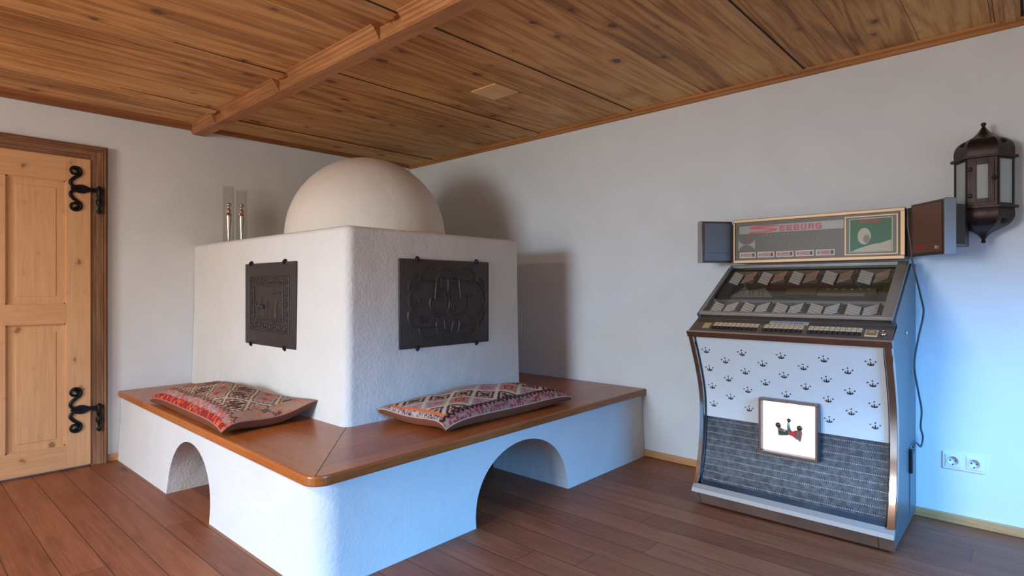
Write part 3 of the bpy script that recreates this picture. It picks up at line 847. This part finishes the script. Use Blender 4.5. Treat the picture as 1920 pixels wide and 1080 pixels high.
# white crown panel
PX0, PX1 = XL+.028, XR-.033
Z0, ZM, Z1 = .112, .437, .860
def on_front(x, z, n):
    f = fy(z); g = (fy(z+.01)-fy(z-.01))/.02
    nn = Vector((0, -1, g)).normalized(); return (x+0, f+.010+nn.y*n, z+nn.z*n)
b = MB(); n = 26
vs = []
for i in range(n+1):
    z = ZM+(Z1-ZM)*i/n
    vs += [on_front(PX0, z, 0), on_front(PX1, z, 0), on_front(PX1, z, -.008), on_front(PX0, z, -.008)]
b.add(vs, [(i*4+k, i*4+(k+1) % 4, (i+1)*4+(k+1) % 4, (i+1)*4+k) for i in range(n) for k in range(4)]+[(0, 1, 2, 3), (n*4, n*4+1, n*4+2, n*4+3)], 0, True)
def crown(cx, cz, s=1.0):
    def P(pts): b.prism([(cx+u*s, cz+v*s) for u, v in pts], .0004, .0022, lambda a, c, h: on_front(a, c, h), 1)
    def dot(u, v, r): P([(u+r*math.cos(k*PI/4), v+r*math.sin(k*PI/4)) for k in range(8)])
    dot(0, .0135, .0030); dot(-.0185, .0045, .0030); dot(.0185, .0045, .0030)
    P([(-.0028, -.0095), (.0028, -.0095), (.0009, .0045), (-.0009, .0045)])
    P([(-.0125, -.0060), (-.0115, -.0105), (0, -.0145), (0, -.0105)]); P([(.0125, -.0060), (0, -.0105), (0, -.0145), (.0115, -.0105)])
    P([(-.012, -.002), (-.007, -.0095), (-.0035, -.0105), (-.009, -.003)]); P([(.012, -.002), (.009, -.003), (.0035, -.0105), (.007, -.0095)])
xsA = [3.112+.0+(3.848-3.112)*k/4 for k in range(5)]
for k in range(9):
    x = 3.138+(3.853-3.138)*k/8
    for r_ in range(4):
        z = (.787 if k % 2 == 0 else .741)-.0945*r_
        if z < .47: continue
        if 3.36 < x < 3.655 and z < .592: continue
        crown(x, z, 1.0)
wp = b.build('crown_panel', [M_white_panel, mat('crown_ink', lin(24, 30, 48), .4)], juke); shade_auto(wp, 40)
# speaker grille
b = MB(); n = 20; vs = []
for i in range(n+1):
    z = Z0+(ZM-Z0)*i/n; vs += [on_front(PX0+.0, z, -.006), on_front(PX1, z, -.006)]
b.add(vs, [(2*i, 2*i+1, 2*i+3, 2*i+2) for i in range(n)], 0, True)
b.build('speaker_grille', grille_mat(), juke)
# dark side gaskets and the sloping sill
M_gask = mat('blue_black_rubber', lin(44, 62, 76), .3)
for x in (PX0-.003, PX1+.002):
    b = MB(); b.tube([on_front(x, z, .002) for z in zs[1:-1]], .0035, 6); b.build('gasket', M_gask, juke)
b = MB(); b.prism([(-.548, .118), (-.585, .094), (-.592, .098), (-.556, .124)], XL+.034, XR-.034, lambda a, c, h: (h, a, c))
b.build('sill', mat('sill_metal', lin(92, 108, 122), .28, .8), juke)
b = MB(); b.prism([(-.575, .090), (-.585, .107), (-.605, .088), (-.612, .070), (-.590, .070)], XL-.002, XR+.002, lambda a, c, h: (h, a, c)); b.build('chrome_bumper', M_bump, juke)
b = MB(); b.prism([(-.610, .072), (-.585, .014), (-.57, .014), (-.57, .072)], XL-.001, XR+.001, lambda a, c, h: (h, a, c))
for x in (XL+.035, XR-.055): b.prism([(-.6115, .072), (-.5865, .0135), (-.586, .0135), (-.6, .072)], x, x+.0015, lambda a, c, h: (h, a, c), 1)
b.build('kick_plate', [M_kick, M_dark], juke)
# lit display window with crown emblem
WX0, WX1, WZ0, WZ1 = 3.378, 3.638, .312, .573
def wy(z): return -.560+.0*(z-.44)
b = MB(); t = .011
for (x0, x1, z0, z1) in ((WX0, WX1, WZ0, WZ0+t), (WX0, WX1, WZ1-t, WZ1), (WX0, WX0+t, WZ0+t, WZ1-t), (WX1-t, WX1, WZ0+t, WZ1-t)):
    b.bbox(x0, -.546, z0, x1, -.490, z1, .002)
dw = b.build('display_frame', mat('display_frame_metal', lin(116, 92, 82), .3, .6), juke)
M_lit = mat('lit_display', (.9, .9, .9, 1), .3, 0, (1, .985, .95, 1), .8)
b = MB(); b.box(WX0+t, -.514, WZ0+t, WX1-t, -.510, WZ1-t); b.build('lit_panel', M_lit, dw)
lp = bpy.data.lights.new('display_bulb', 'POINT'); lp.energy = .05; lp.color = (1, .9, .75); lp.shadow_soft_size = .006
lo = bpy.data.objects.new('display_bulb', lp); COL.objects.link(lo); lo.location = (3.515, -.537, .552); WORLD['display_bulb'] = lo.location
ex, ez = (WX0+WX1)/2+.002, .425
def E_(u, v, n): return (ex+u*1.12, -.5145-n, ez+v*1.12)
b = MB()
b.prism([(-.042, -.022), (0, -.014), (0, .012), (-.018, .006), (-.030, .010), (-.048, .022), (-.046, 0)], 0, .006, E_, 0)
b.prism([(0, -.014), (.026, -.022), (.024, .010), (.012, .004), (0, .012)], 0, .006, E_, 1)
b.prism([(.026, -.022), (.044, -.034), (.050, 0), (.046, .018), (.030, .012), (.022, .006)], 0, .006, E_, 0)
b.tube([E_(0, .006, .006), E_(-.003, .03, .007), E_(-.001, .045, .006)], [.008, .006, .004], 10, 2)
b.lathe([(0, -.006), (.008, -.004), (.0095, 0), (.008, .004), (0, .006)], E_(-.001, .049, .006), 14, 0, axis='Y')
for sx in (-1, 1):
    b.lathe([(0, -.006), (.011, -.004), (.013, 0), (.011, .004), (0, .006)], E_(sx*.042-.002, .022, .005), 18, 0, axis='Y')
b.tube([E_(-.042, -.020, .008), E_(0, -.013, .008), E_(.024, -.022, .008), E_(.044, -.034, .008)], .002, 6, 3)
b.tube([E_(-.045, .004, .008), E_(-.02, .0, .008), E_(0, .012, .008)], .0022, 6, 3)
b.prism([(-.042, -.016), (-.004, -.010), (-.006, .004), (-.040, .002)], .006, .0075, E_, 4)
b.build('crown_emblem', [mat('emblem_bronze', lin(120, 96, 84), .25, .8), mat('emblem_red', lin(206, 40, 48), .3), mat('emblem_grey_green', lin(140, 160, 150), .3, .5), M_chrome, mat('emblem_green', lin(28, 62, 52), .3)], dw)

# console with the selector keys
CA, CB = Vector((-.650, .888)), Vector((-.530, .950))
cl = (CB-CA).length; cd = (CB-CA)/cl; cn = Vector((-cd.y, cd.x))
def CO(x, v, n): q = CA+cd*v+cn*n; return (x, q.x, q.y)
b = MB(); b.box(XL, 0, -.015, XR, cl, 0, 0, CO)
con = b.build('console', mat('console_metal', lin(112, 98, 88), .36, .55), juke)
b = MB(); b.box(XL+.018, -.535, .935, XR-.018, -.40, .950, 0); b.box(XL+.018, -.42, .95, XR-.018, -.40, 1.04, 0)
b.build('console_recess', mat('console_dark', lin(70, 68, 68), .4, .4), juke)
M_cream = mat('key_cards', lin(226, 200, 160), .5); M_key = mat('selector_key', lin(26, 20, 22), .3)
def keyrow(x0, x1, n):
    b = MB(); wk = (x1-x0)/n
    for i in range(n): b.bbox(x0+i*wk+.0012, .026, 0, x0+(i+1)*wk-.0012, .047, .006, .002, M=CO)
    kr = b.build('selector_keys', M_key, con)
    b = MB()
    for i in range(n): b.box(x0+i*wk+.0015, .050, 0, x0+(i+1)*wk-.0015, .086, .002, 0, CO)
    for i in range(n):
        b.box(x0+i*wk+.006, .066, .002, x0+i*wk+.008, .077, .0024, 1, CO); b.box(x0+i*wk+.010, .066, .002, x0+(i+1)*wk-.005, .0672, .0024, 1, CO)
    b.build('key_cards', [M_cream, M_key], con)
keyrow(3.178, 3.395, 10); keyrow(3.420, 3.592, 8); keyrow(3.612, 3.822, 10)
b = MB(); b.bbox(3.130, .030, 0, 3.165, .078, .002, .001, M=CO); b.build('coin_label', mat('yellow_label', lin(188, 178, 116), .5), con)
b = MB(); b.bbox(3.435, .092, 0, 3.605, .118, .003, .001, M=CO)
for k in range(6): b.box(3.455+.022*k, .100, .003, 3.472+.022*k, .104, .0034, 1, CO)
b.build('instruction_card', [mat('card_grey', lin(178, 176, 172), .4), M_taupe], con)
b = MB(); b.bbox(3.836, .022, 0, 3.882, .072, .004, .001, 1, M=CO); b.bbox(3.840, .026, .003, 3.878, .068, .005, .001, 0, M=CO); b.box(3.848, .050, .005, 3.870, .054, .0055, 1, CO)
b.build('coin_plate', [mat('coin_gold', lin(176, 138, 84), .35, .6), mat('coin_edge', lin(222, 206, 168), .4)], con)
b = MB(); c0 = CO(3.902, .045, .004)
b.tube([CO(3.902, .040, 0), CO(3.902, .040, .012)], [.012, .010], 16); b.tube([CO(3.897, .070, 0), CO(3.897, .070, .006)], .005, 12)
b.build('reject_knob', M_chrome, con)

# sloping glass cover over title strips
GA, GB = Vector((-.560, .966)), Vector((-.135, 1.220)); gl = (GB-GA).length; gd = (GB-GA)/gl; gn = Vector((-gd.y, gd.x))
def G(x, v, n): q = GA+gd*(v*gl)+gn*n; return (x, q.x, q.y)
gx0, gx1 = 3.088, 3.928
cov = None
b = MB()
b.bbox(gx0, 0, -.004, gx1, .035, .012, .003, M=G); b.bbox(gx0, .03, -.004, gx0+.012, 1.0, .010, .003, M=G); b.bbox(gx1-.045, .03, -.004, gx1, 1.0, .012, .003, M=G); b.bbox(gx0, .985, -.004, gx1, 1.0, .010, .002, M=G)
cov = b.build('glass_cover_frame', M_alu, juke)
b = MB(); b.box(gx0+.01, .03, -.0005, gx1-.04, .99, .0015, 0, G); b.build('glass_cover', M_coverglass, cov)
b = MB(); b.box(gx0+.004, -.0, -.03, gx1-.004, 1.0, -.022, 0, G)
tp = b.build('title_panel', M_taupe, juke)
M_strip = mat('title_strip', lin(236, 224, 216), .5); M_strip2 = mat('title_strip_warm', lin(214, 166, 140), .5); M_strip3 = mat('strip_shade', lin(92, 84, 78), .5); M_plate = mat('title_backing', lin(120, 116, 100), .5)
def strips(v0, v1, bright):
    b = MB(); gw = (gx1-.05-gx0-.02)/5
    for g in range(5):
        x0 = gx0+.02+g*gw+.006; x1 = x0+gw-.018; h = v1-v0
        def S(a, c, n): return G(x0+(x1-x0)*a, v0+h*c, n)
        b.box(0, 0, -.022, 1, 1, -.020, 3, S)
        for k in range(5):      # left block: falling strips; right block: rising strips
            y = .80-.18*k
            b.prism([(.03, y), (.46, y-.28), (.46, y-.17), (.03, y+.11)], -.020, -.016, S, 0)
            b.prism([(.46, y-.28), (.50, y-.30), (.50, y-.19), (.46, y-.17)], -.020, -.015, S, 4)
            if k < 4:
                b.prism([(.54, y-.30), (.93, y+.04), (.93, y+.13), (.54, y-.21)], -.020, -.016, S, 1 if bright else 0)
                b.prism([(.93, y+.04), (.97, y+.07), (.97, y+.16), (.93, y+.13)], -.020, -.015, S, 4)
    b.build('title_strips', [M_strip, M_strip2, M_strip3, M_plate, M_black], tp)
strips(.70, .955, True); strips(.095, .325, False)
# mechanism window between the strip rows
b = MB(); b.box(gx0+.07, .40, -.022, gx1-.085, .645, -.019, 0, G)
b.prism([(gx0+.09, .41), (gx0+.30, .41), (gx0+.24, .58), (gx0+.11, .50)], -.019, -.016, lambda a, c, h: G(a, c, h), 1)
for k in range(9):
    if k in (3, 6): continue
    xx = gx0+.105+.016*k; b.prism([(xx+.014, .43), (xx+.018, .43), (xx+.006, .53), (xx+.002, .53)], -.016, -.0155, lambda a, c, h: G(a, c, h), 2)
b.prism([(gx0+.28, .42), (gx0+.42, .46), (gx0+.50, .42)], -.019, -.015, lambda a, c, h: G(a, c, h), 3)
b.box(gx0+.35, .47, -.019, gx1-.35, .58, -.017, 4, G)
b.box(gx1-.34, .50, -.019, gx1-.10, .56, -.012, 4, G); b.box(gx1-.34, .45, -.019, gx1-.14, .475, -.012, 5, G)
for k in range(6): b.lathe([(.008, 0), (.008, .006), (0, .007)], G(gx1-.30+.034*k, .53, -.012), 10, 5)
b.build('mechanism_view', [mat('mech_dark', lin(58, 52, 48), .5), mat('mech_card', lin(128, 132, 112), .5), M_black, mat('mech_brown', lin(66, 46, 40), .5), mat('mech_gold', lin(132, 118, 84), .35, .6), mat('mech_gold2', lin(170, 156, 116), .3, .7)], tp)

# upright sign header
HX0, HX1, HZ0, HZ1, HY = 3.108, 3.914, 1.238, 1.478, -.155
b = MB(); b.box(HX0, HY+.006, HZ0, HX1, -.03, HZ1)
hd = b.build('sign_header', mat('header_body', lin(120, 100, 84), .4, .4), juke)
b = MB(); t = .016
b.bbox(HX0, HY-.006, HZ1-t, HX1, HY+.012, HZ1+.002, .003); b.bbox(HX0, HY-.010, HZ0-.002, HX1, HY+.012, HZ0+t+.002, .004)
b.bbox(HX0, HY-.005, HZ0+t, HX0+.010, HY+.012, HZ1-t, .002); b.bbox(HX1-.020, HY-.005, HZ0, HX1, HY+.012, HZ1, .002)
b.build('sign_trim', M_brass, hd)
sx0, sx1, sz0, sz1 = HX0+.012, HX1-.022, HZ0+.020, HZ1-.018
def S2(u, v, n): return (sx0+(sx1-sx0)*u, HY+.004-n, sz0+(sz1-sz0)*v)
b = MB(); b.box(0, 0, 0, 1, 1, .001, 0, S2)
b.box(.025, .70, .001, .695, .91, .002, 1, S2)
b.box(.018, .20, .001, .135, .60, .0018, 1, S2)   # grey field crossed by two dark discs
for cz_ in (.60, .20):
    poly = []
    for k in range(25):
        a = PI*k/24; a = a if cz_ < .4 else a+PI
        poly.append((.0765+.0585*math.cos(a), cz_+.195*math.sin(a)))
    b.prism(poly, .0018, .0026, S2, 2)
sp = b.build('sign_panel', [M_taupe, mat('sign_silver', lin(128, 124, 115), .4, .2), mat('sign_disc', lin(90, 80, 70), .45, .2)], hd)
M_red = mat('sign_red', lin(196, 44, 40), .4)
b = MB()
def block_letter(rects, u, wd):
    for q, (a, c, d, e) in enumerate(rects): b.box(u+wd*a, .725+.145*c, .0022, u+wd*d, .725+.145*e, .0042+.00012*q, 0, S2)
LT = {'E': [(0, 0, .28, 1), (.28, 0, 1, .24), (.28, .38, .9, .62), (.28, .76, 1, 1)],
      'B': [(0, 0, .28, 1), (.28, 0, .9, .22), (.28, .40, .85, .6), (.28, .78, .88, 1), (.72, .1, 1, .48), (.70, .54, .95, .92)],
      'U': [(0, .12, .28, 1), (.72, .12, 1, 1), (.1, 0, .9, .25)],
      'R': [(0, 0, .28, 1), (.28, .76, .92, 1), (.28, .36, .88, .58), (.72, .5, 1, .9), (.68, 0, .98, .38)],
      'G': [(0, .1, .28, .9), (.1, .76, 1, 1), (.1, 0, 1, .24), (.72, 0, 1, .52), (.52, .38, 1, .56)]}
for k, ch in enumerate('EEBURG'): block_letter(LT[ch], .302+.0455*k, .034)
# wide stylised S
b.prism([(.10, .86), (.15, .90), (.285, .90), (.290, .865), (.19, .855), (.165, .845), (.285, .80), (.275, .75), (.24, .725), (.095, .70), (.098, .735), (.20, .755), (.245, .77), (.245, .785), (.135, .81), (.10, .83)], .002, .005, S2, 0)
b.build('sign_lettering', M_red, sp)
def text_part(body, name, m, u, v, size, shear, parent, sx=1.0, spacing=1.0):
    cu_ = bpy.data.curves.new('t', 'FONT'); cu_.body = body; cu_.size = size; cu_.shear = shear; cu_.space_character = spacing; cu_.extrude = .0004
    to = bpy.data.objects.new('t', cu_); COL.objects.link(to); bpy.context.view_layer.update()
    me = bpy.data.meshes.new_from_object(to.evaluated_get(bpy.context.evaluated_depsgraph_get())); bpy.data.objects.remove(to)
    p0 = S2(u, v, .0016); L = WORLD[parent.name]
    for vt in me.vertices:
        x, y, z = vt.co; vt.co = (p0[0]+x*sx-L[0], p0[1]-z-L[1], p0[2]+y-L[2])
    me.materials.clear(); me.materials.append(m); o = bpy.data.objects.new(name, me); COL.objects.link(o); o.parent = parent; WORLD[o.name] = L; return o
M_pale = mat('sign_pale', lin(150, 142, 128), .5)
text_part('PRESENTS', 'sign_lettering', M_pale, .185, .60, .018, 0, sp, 1.1, 2.0)
text_part('Artist of the Week', 'sign_lettering', mat('sign_script', lin(128, 118, 106), .5), .20, .36, .042, .45, sp, 1.05, 1.0)
b = MB()
for k in range(5):
    u0 = .028+.126*k; u1 = u0+.112
    b.box(u0, .04, .001, u1, .19, .0022, 0, S2); b.box(u0+.004, .055, .0022, u1-.004, .175, .0026, 1, S2)
    b.box(u0+.028, .105, .0026, u0+.082, .125, .003, 2, S2); b.box(u0+.030, .075, .0026, u0+.080, .085, .003, 3, S2); b.box(u0+.030, .145, .0026, u0+.080, .155, .003, 3, S2)
    b.box(u0+.088, .07, .0026, u0+.104, .16, .003, 3, S2); b.box(u0+.010, .08, .0026, u0+.014, .15, .003, 3, S2); b.box(u0+.018, .08, .0026, u0+.022, .15, .003, 3, S2)
b.build('selection_cards', [mat('card_edge', lin(224, 208, 186), .5), mat('card_face', lin(196, 168, 158), .5), mat('card_red', lin(170, 64, 66), .5), mat('card_dark', lin(84, 66, 62), .5)], sp)
# framed green picture card (a plain generic motif)
b = MB(); b.bbox(.70, .02, .001, .992, .965, .004, .002, 0, M=S2)
b.box(.708, .045, .004, .984, .94, .0045, 1, S2); b.box(.728, .09, .0045, .964, .90, .0052, 2, S2); b.box(.733, .105, .0052, .959, .885, .0056, 3, S2)
b.box(.785, .79, .0056, .905, .855, .0062, 4, S2)
def el(cu_, cv_, ru, rv, h0, h1, mi, a0=0, a1=2*PI, n=28):
    b.prism([(cu_+ru*math.cos(a0+(a1-a0)*k/n), cv_+rv*math.sin(a0+(a1-a0)*k/n)) for k in range(n+1)][:n if a1-a0 > 6 else n+1], h0, h1, S2, mi)
# pale hills and a pale round disc above them
b.prism([(.745, .11), (.957, .11), (.957, .36), (.93, .33), (.90, .29), (.87, .28), (.83, .24), (.79, .19), (.76, .15)], .0056, .0062, S2, 5)
el(.812, .47, .037, .20, .0058, .0066, 5)
el(.825, .40, .018, .10, .0066, .0070, 6)
b.build('picture_card', [M_brass, mat('card_mat', lin(88, 78, 60), .4), mat('card_line', lin(216, 204, 172), .5), mat('card_green', lin(60, 112, 78), .5), mat('card_title', lin(168, 66, 56), .5), mat('card_pale', lin(190, 184, 158), .5), mat('card_grey2', lin(142, 136, 112), .5)], sp)

# swung side wings with a black housing behind
def wing(p0, p1, z0, z1, label, face_m, strip_out):
    A = Vector(p0); B = Vector(p1); d = (B-A).normalized(); n = Vector((-d.y, d.x))
    if n.dot(Vector((cam.location.x, cam.location.y))-A) < 0: n = -n
    Lw = (B-A).length
    def Wf(a, c, h): q = A+d*a+n*h; return (q.x, q.y, c)
    b = MB(); b.bbox(0, z0, -.045, Lw, z1, 0, .003, M=Wf)
    wo = b.build('side_wing', mat('wing_body_'+face_m.name, lin(92, 84, 80), .3, .6), juke); wo['label'] = label
    b = MB(); b.bbox(.012, z0+.012, 0, Lw-.018, z1-.012, .003, .002, M=Wf)
    fo = b.build('wing_face', face_m, wo)
    b = MB(); b.box(.02, z0+.055, .003, Lw-.024, z0+.057, .0036, 0, Wf)
    if strip_out: b.box(.03, z0+.035, .003, Lw*.45, z0+.048, .0036, 1, Wf)
    b.build('wing_mark', [mat('wing_line', lin(104, 62, 54), .5), mat('wing_red', lin(150, 52, 46), .5)], wo)
    b = MB(); b.bbox(Lw-.004, z0-.002, -.045, Lw+.004, z1+.002, .004, .003, M=Wf)
    b.build('wing_cap', M_cap if strip_out else M_chromeb, wo)
    return A, d, n, Wf, Lw
wl = wing((3.085, -.115), (2.965, -.255), 1.243, 1.478, 'grey-blue wing swung out on the left', mat('wing_face_blue', lin(112, 122, 134), .35, .2), False)
wr = wing((3.945, -.225), (4.085, -.385), 1.243, 1.478, 'brown wing with a chrome end cap', mat('wing_face_brown', lin(122, 88, 72), .35, .3), True)
# lettering M and mark on the right wing
A, d, n, Wf, Lw = wr
b = MB()
for k, s in enumerate(((0, 0, .002, .014), (.008, 0, .010, .014), (.003, .006, .005, .012), (.005, .006, .007, .012), (.014, .005, .020, .007), (.018, 0, .020, .014))):
    b.box(Lw-.055+s[0], 1.268+s[1], .003, Lw-.055+s[2], 1.268+s[3], .004, 0, Wf)
b.build('wing_badge', M_cream, juke)
b = MB()
b.prism([(4.055, -.33), (4.115, -.36), (4.145, -.30), (4.145, -.10), (4.02, -.10), (4.02, -.30)], 1.285, 1.455, lambda a, c, h: (a, c, h))
b.build('speaker_housing', M_black, juke)
b = MB(); b.prism([(3.06, -.115), (3.085, -.13), (3.11, -.12), (3.11, -.03), (3.06, -.03)], 1.26, 1.46, lambda a, c, h: (a, c, h)); b.build('hinge_post', M_black, juke)
b = MB(); b.prism([(3.912, -.145), (3.955, -.22), (3.965, -.20), (3.96, -.03), (3.912, -.03)], 1.25, 1.47, lambda a, c, h: (a, c, h)); b.build('hinge_post', M_black, juke)
# cable looping down the side
pts = [(3.93, -.20, 1.465), (3.935, -.235, 1.43), (3.935, -.235, 1.38), (3.945, -.23, 1.30), (3.95, -.22, 1.22), (3.955, -.16, 1.16), (3.965, -.08, 1.06), (3.972, -.05, .98), (3.955, -.08, .86), (3.945, -.12, .74), (3.955, -.09, .62), (3.965, -.055, .52), (3.962, -.06, .44), (3.968, -.04, .39), (3.962, -.055, .345), (3.95, -.10, .37), (3.943, -.14, .355)]
b = MB(); b.tube(catmull(pts, 6), .0042, 8); b.build('power_cable', mat('cable_grey', lin(86, 82, 84), .5), juke)

# ------------------------------------------------------------ hexagonal wall lantern
lant = thing('wall_lantern', 'dark bronze hexagonal lantern with glass panes on the wall right of the jukebox', 'lantern', (4.196, -.105, 1.30))
M_bronze = mat('bronze', lin(62, 50, 46), .38, .75, bump=.15, bscale=25, var=.3)
LC = (4.196, -.105); PH = PI/6*2
def hexring(r, z): return [(LC[0]+r*math.cos(PH+PI/3*k), LC[1]+r*math.sin(PH+PI/3*k), z) for k in range(6)]
def smooth_prof(p): return [(max(q.x, .001), q.y) for q in catmull([(r, z, 0) for r, z in p], 6)]
def hexloft(prof, b, mi=0, caps=True):
    vs = []
    for r, z in prof: vs += hexring(r, z)
    fs = [(i*6+k, i*6+(k+1) % 6, (i+1)*6+(k+1) % 6, (i+1)*6+k) for i in range(len(prof)-1) for k in range(6)]
    if caps: fs += [tuple(range(6)), tuple((len(prof)-1)*6+k for k in range(6))]
    b.add(vs, fs, mi)
def onface(k, u, z, n, r):
    """point on hexagon side k, u in metres from its centre"""
    a = PH+PI/3*k+PI/6; ap = r*math.cos(PI/6)+n
    return (LC[0]+ap*math.cos(a)-u*math.sin(a), LC[1]+ap*math.sin(a)+u*math.cos(a), z)
zt0, zt1 = 1.452, 1.668
b = MB(); hexloft(smooth_prof([(.103, 1.66), (.106, 1.70), (.100, 1.727), (.084, 1.747), (.060, 1.760), (.038, 1.772), (.022, 1.788), (.012, 1.803), (.004, 1.818)]), b)
roof = b.build('lantern_roof', M_bronze, lant)
b = MB(); hexloft(smooth_prof([(.004, 1.308), (.010, 1.320), (.020, 1.334), (.038, 1.348), (.062, 1.361), (.086, 1.377), (.101, 1.398), (.106, 1.425), (.102, 1.455)]), b)
bot = b.build('lantern_bottom', M_bronze, lant)
b = MB(); b.lathe([(0, 0), (.007, .002), (.011, .009), (.007, .016), (0, .018)], (LC[0], LC[1], 1.815), 16); b.build('finial', M_bronze, roof)
b = MB(); b.lathe([(0, 0), (.006, .002), (.010, .008), (.006, .014), (0, .016)], (LC[0], LC[1], 1.297), 16); b.build('finial', M_bronze, bot)
b = MB(); hexloft([(.116, 1.662), (.118, 1.664), (.118, 1.674), (.104, 1.676)], b); b.build('flange', M_bronze, lant)
b = MB(); hexloft([(.104, 1.444), (.118, 1.446), (.118, 1.456), (.116, 1.458)], b); b.build('flange', M_bronze, lant)
# round vent holes
def faceframe(k, b, wd, z0, z1, t, mi=0):
    for (u0, u1, a, c) in ((-wd, -wd+t, z0, z1), (wd-t, wd, z0, z1), (-wd+t, wd-t, z0, z0+t), (-wd+t, wd-t, z1-t, z1)):
        b.box(u0, a, -.003, u1, c, .003, mi, lambda u, z, n: onface(k, u, z, n, .102))
b = MB()
for k in range(6): faceframe(k, b, .0505, 1.456, 1.664, .010 if k != 3 else .016)
fr = b.build('lantern_frame', M_bronze, lant)
M_pane, nt_, b_ = newmat('lantern_glass')
t_ = nt_.nodes.new('ShaderNodeBsdfTransparent'); mx_ = nt_.nodes.new('ShaderNodeMixShader'); mx_.inputs[0].default_value = .62
b_.inputs['Base Color'].default_value = (.56, .62, .60, 1); b_.inputs['Roughness'].default_value = .15
nt_.links.new(t_.outputs[0], mx_.inputs[1]); nt_.links.new(b_.outputs[0], mx_.inputs[2]); nt_.links.new(mx_.outputs[0], nt_.nodes['Material Output'].inputs[0])
b = MB()
for k in range(6):
    b.box(-.042, 1.466, -.001, .042, 1.654, .001, 0, lambda u, z, n: onface(k, u, z, n, .100))
b.build('pane', M_pane, fr)
# hinged door leaf on the side facing the room
b = MB(); kf = 3
def FD(u, z, n): return onface(kf, u, z, n+.004, .102)
for (u0, u1, a, c) in ((-.040, -.020, 1.468, 1.652), (.020, .040, 1.468, 1.652), (-.020, .020, 1.468, 1.486), (-.020, .020, 1.634, 1.652)): b.bbox(u0, a, 0, u1, c, .005, .001, M=FD)
ld = b.build('lantern_door', M_bronze, lant)
for z in (1.50, 1.615):
    b = MB(); b.bbox(-.052, z-.008, 0, -.034, z+.008, .010, .002, M=FD); b.build('door_hinge', M_iron2, ld)
b = MB()
b.bbox(.030, 1.565, 0, .056, 1.573, .008, .002, M=FD); b.bbox(.034, 1.560, .004, .042, 1.585, .012, .002, M=FD)
b.build('latch', M_iron2, ld)
M_hole = mat('vent_dark', (.004, .004, .004, 1), .9)
for k in range(6):
    for zz, rr, tl in ((1.738, .0925, -.8), (1.386, .0935, .8)):
        poly = [(.016*math.cos(q*PI/6), .009*math.sin(q*PI/6)) for q in range(12)]
        def HM(u, v, h, k=k, zz=zz, rr=rr, tl=tl): return onface(k, u, zz+v, h+v*(-1.0 if tl < 0 else 1.0)*1.0, rr)
        b = MB(); b.prism(poly, -.002, .0035, HM); b.build('vent_hole', M_hole, roof if tl < 0 else bot)
b = MB(); b.bbox(LC[0]-.02, -.02, 1.50, LC[0]+.02, 0, 1.64, .003); b.build('wall_bracket', M_bronze, lant)
b = MB(); b.lathe([(0, 0), (.026, 0), (.026, .10), (.02, .104), (0, .102)], (LC[0], LC[1], 1.456), 20); b.build('candle', mat('wax', lin(222, 214, 200), .6), lant)

# ------------------------------------------------------------ double socket
M_sock = mat('socket_white', lin(232, 232, 230), .35)
so = thing('double_wall_socket', 'white double wall socket low on the wall right of the jukebox', 'socket', (4.119, 0, .29))
b = MB(); b.bbox(4.040, -.008, .250, 4.198, 0, .331, .003); b.build('socket_frame', M_sock, so)
for cx_ in (4.080, 4.158):
    b = MB(); b.bbox(cx_-.029, -.012, .262, cx_+.029, -.007, .320, .003); si = b.build('socket_insert', M_sock, so)
    b = MB(); b.lathe([(.0235, -.0125), (.0225, -.014), (.0205, -.0125), (0, -.0122)], (cx_, 0, .291), 32, axis='Y'); b.build('socket_well', M_sock, si)
    b = MB()
    for dx, dz in ((-.0095, .002), (.0095, .002), (0, -.016)): b.lathe([(.0032, -.0135), (.0032, -.0125)], (cx_+dx, 0, .291+dz), 12, axis='Y')
    b.build('contact_hole', M_black, si)

# glowing lamp body added out of view to go with the warm fill
lamp = thing('added_fill_lamp', 'flat round white ceiling lamp, added out of view for warm fill light', 'lamp', (2.3, -4.6, 2.25))
b = MB(); b.lathe([(.0, .02), (.30, .02), (.32, 0), (.30, -.05), (.22, -.085), (0, -.09)], (2.3, -4.6, zc(2.3, -4.6)-.012), 40)
b.build('fill_lamp_shade', mat('fill_lamp_glow', (.9, .88, .84, 1), .4, 0, (1, .85, .65, 1), 1.5), lamp)
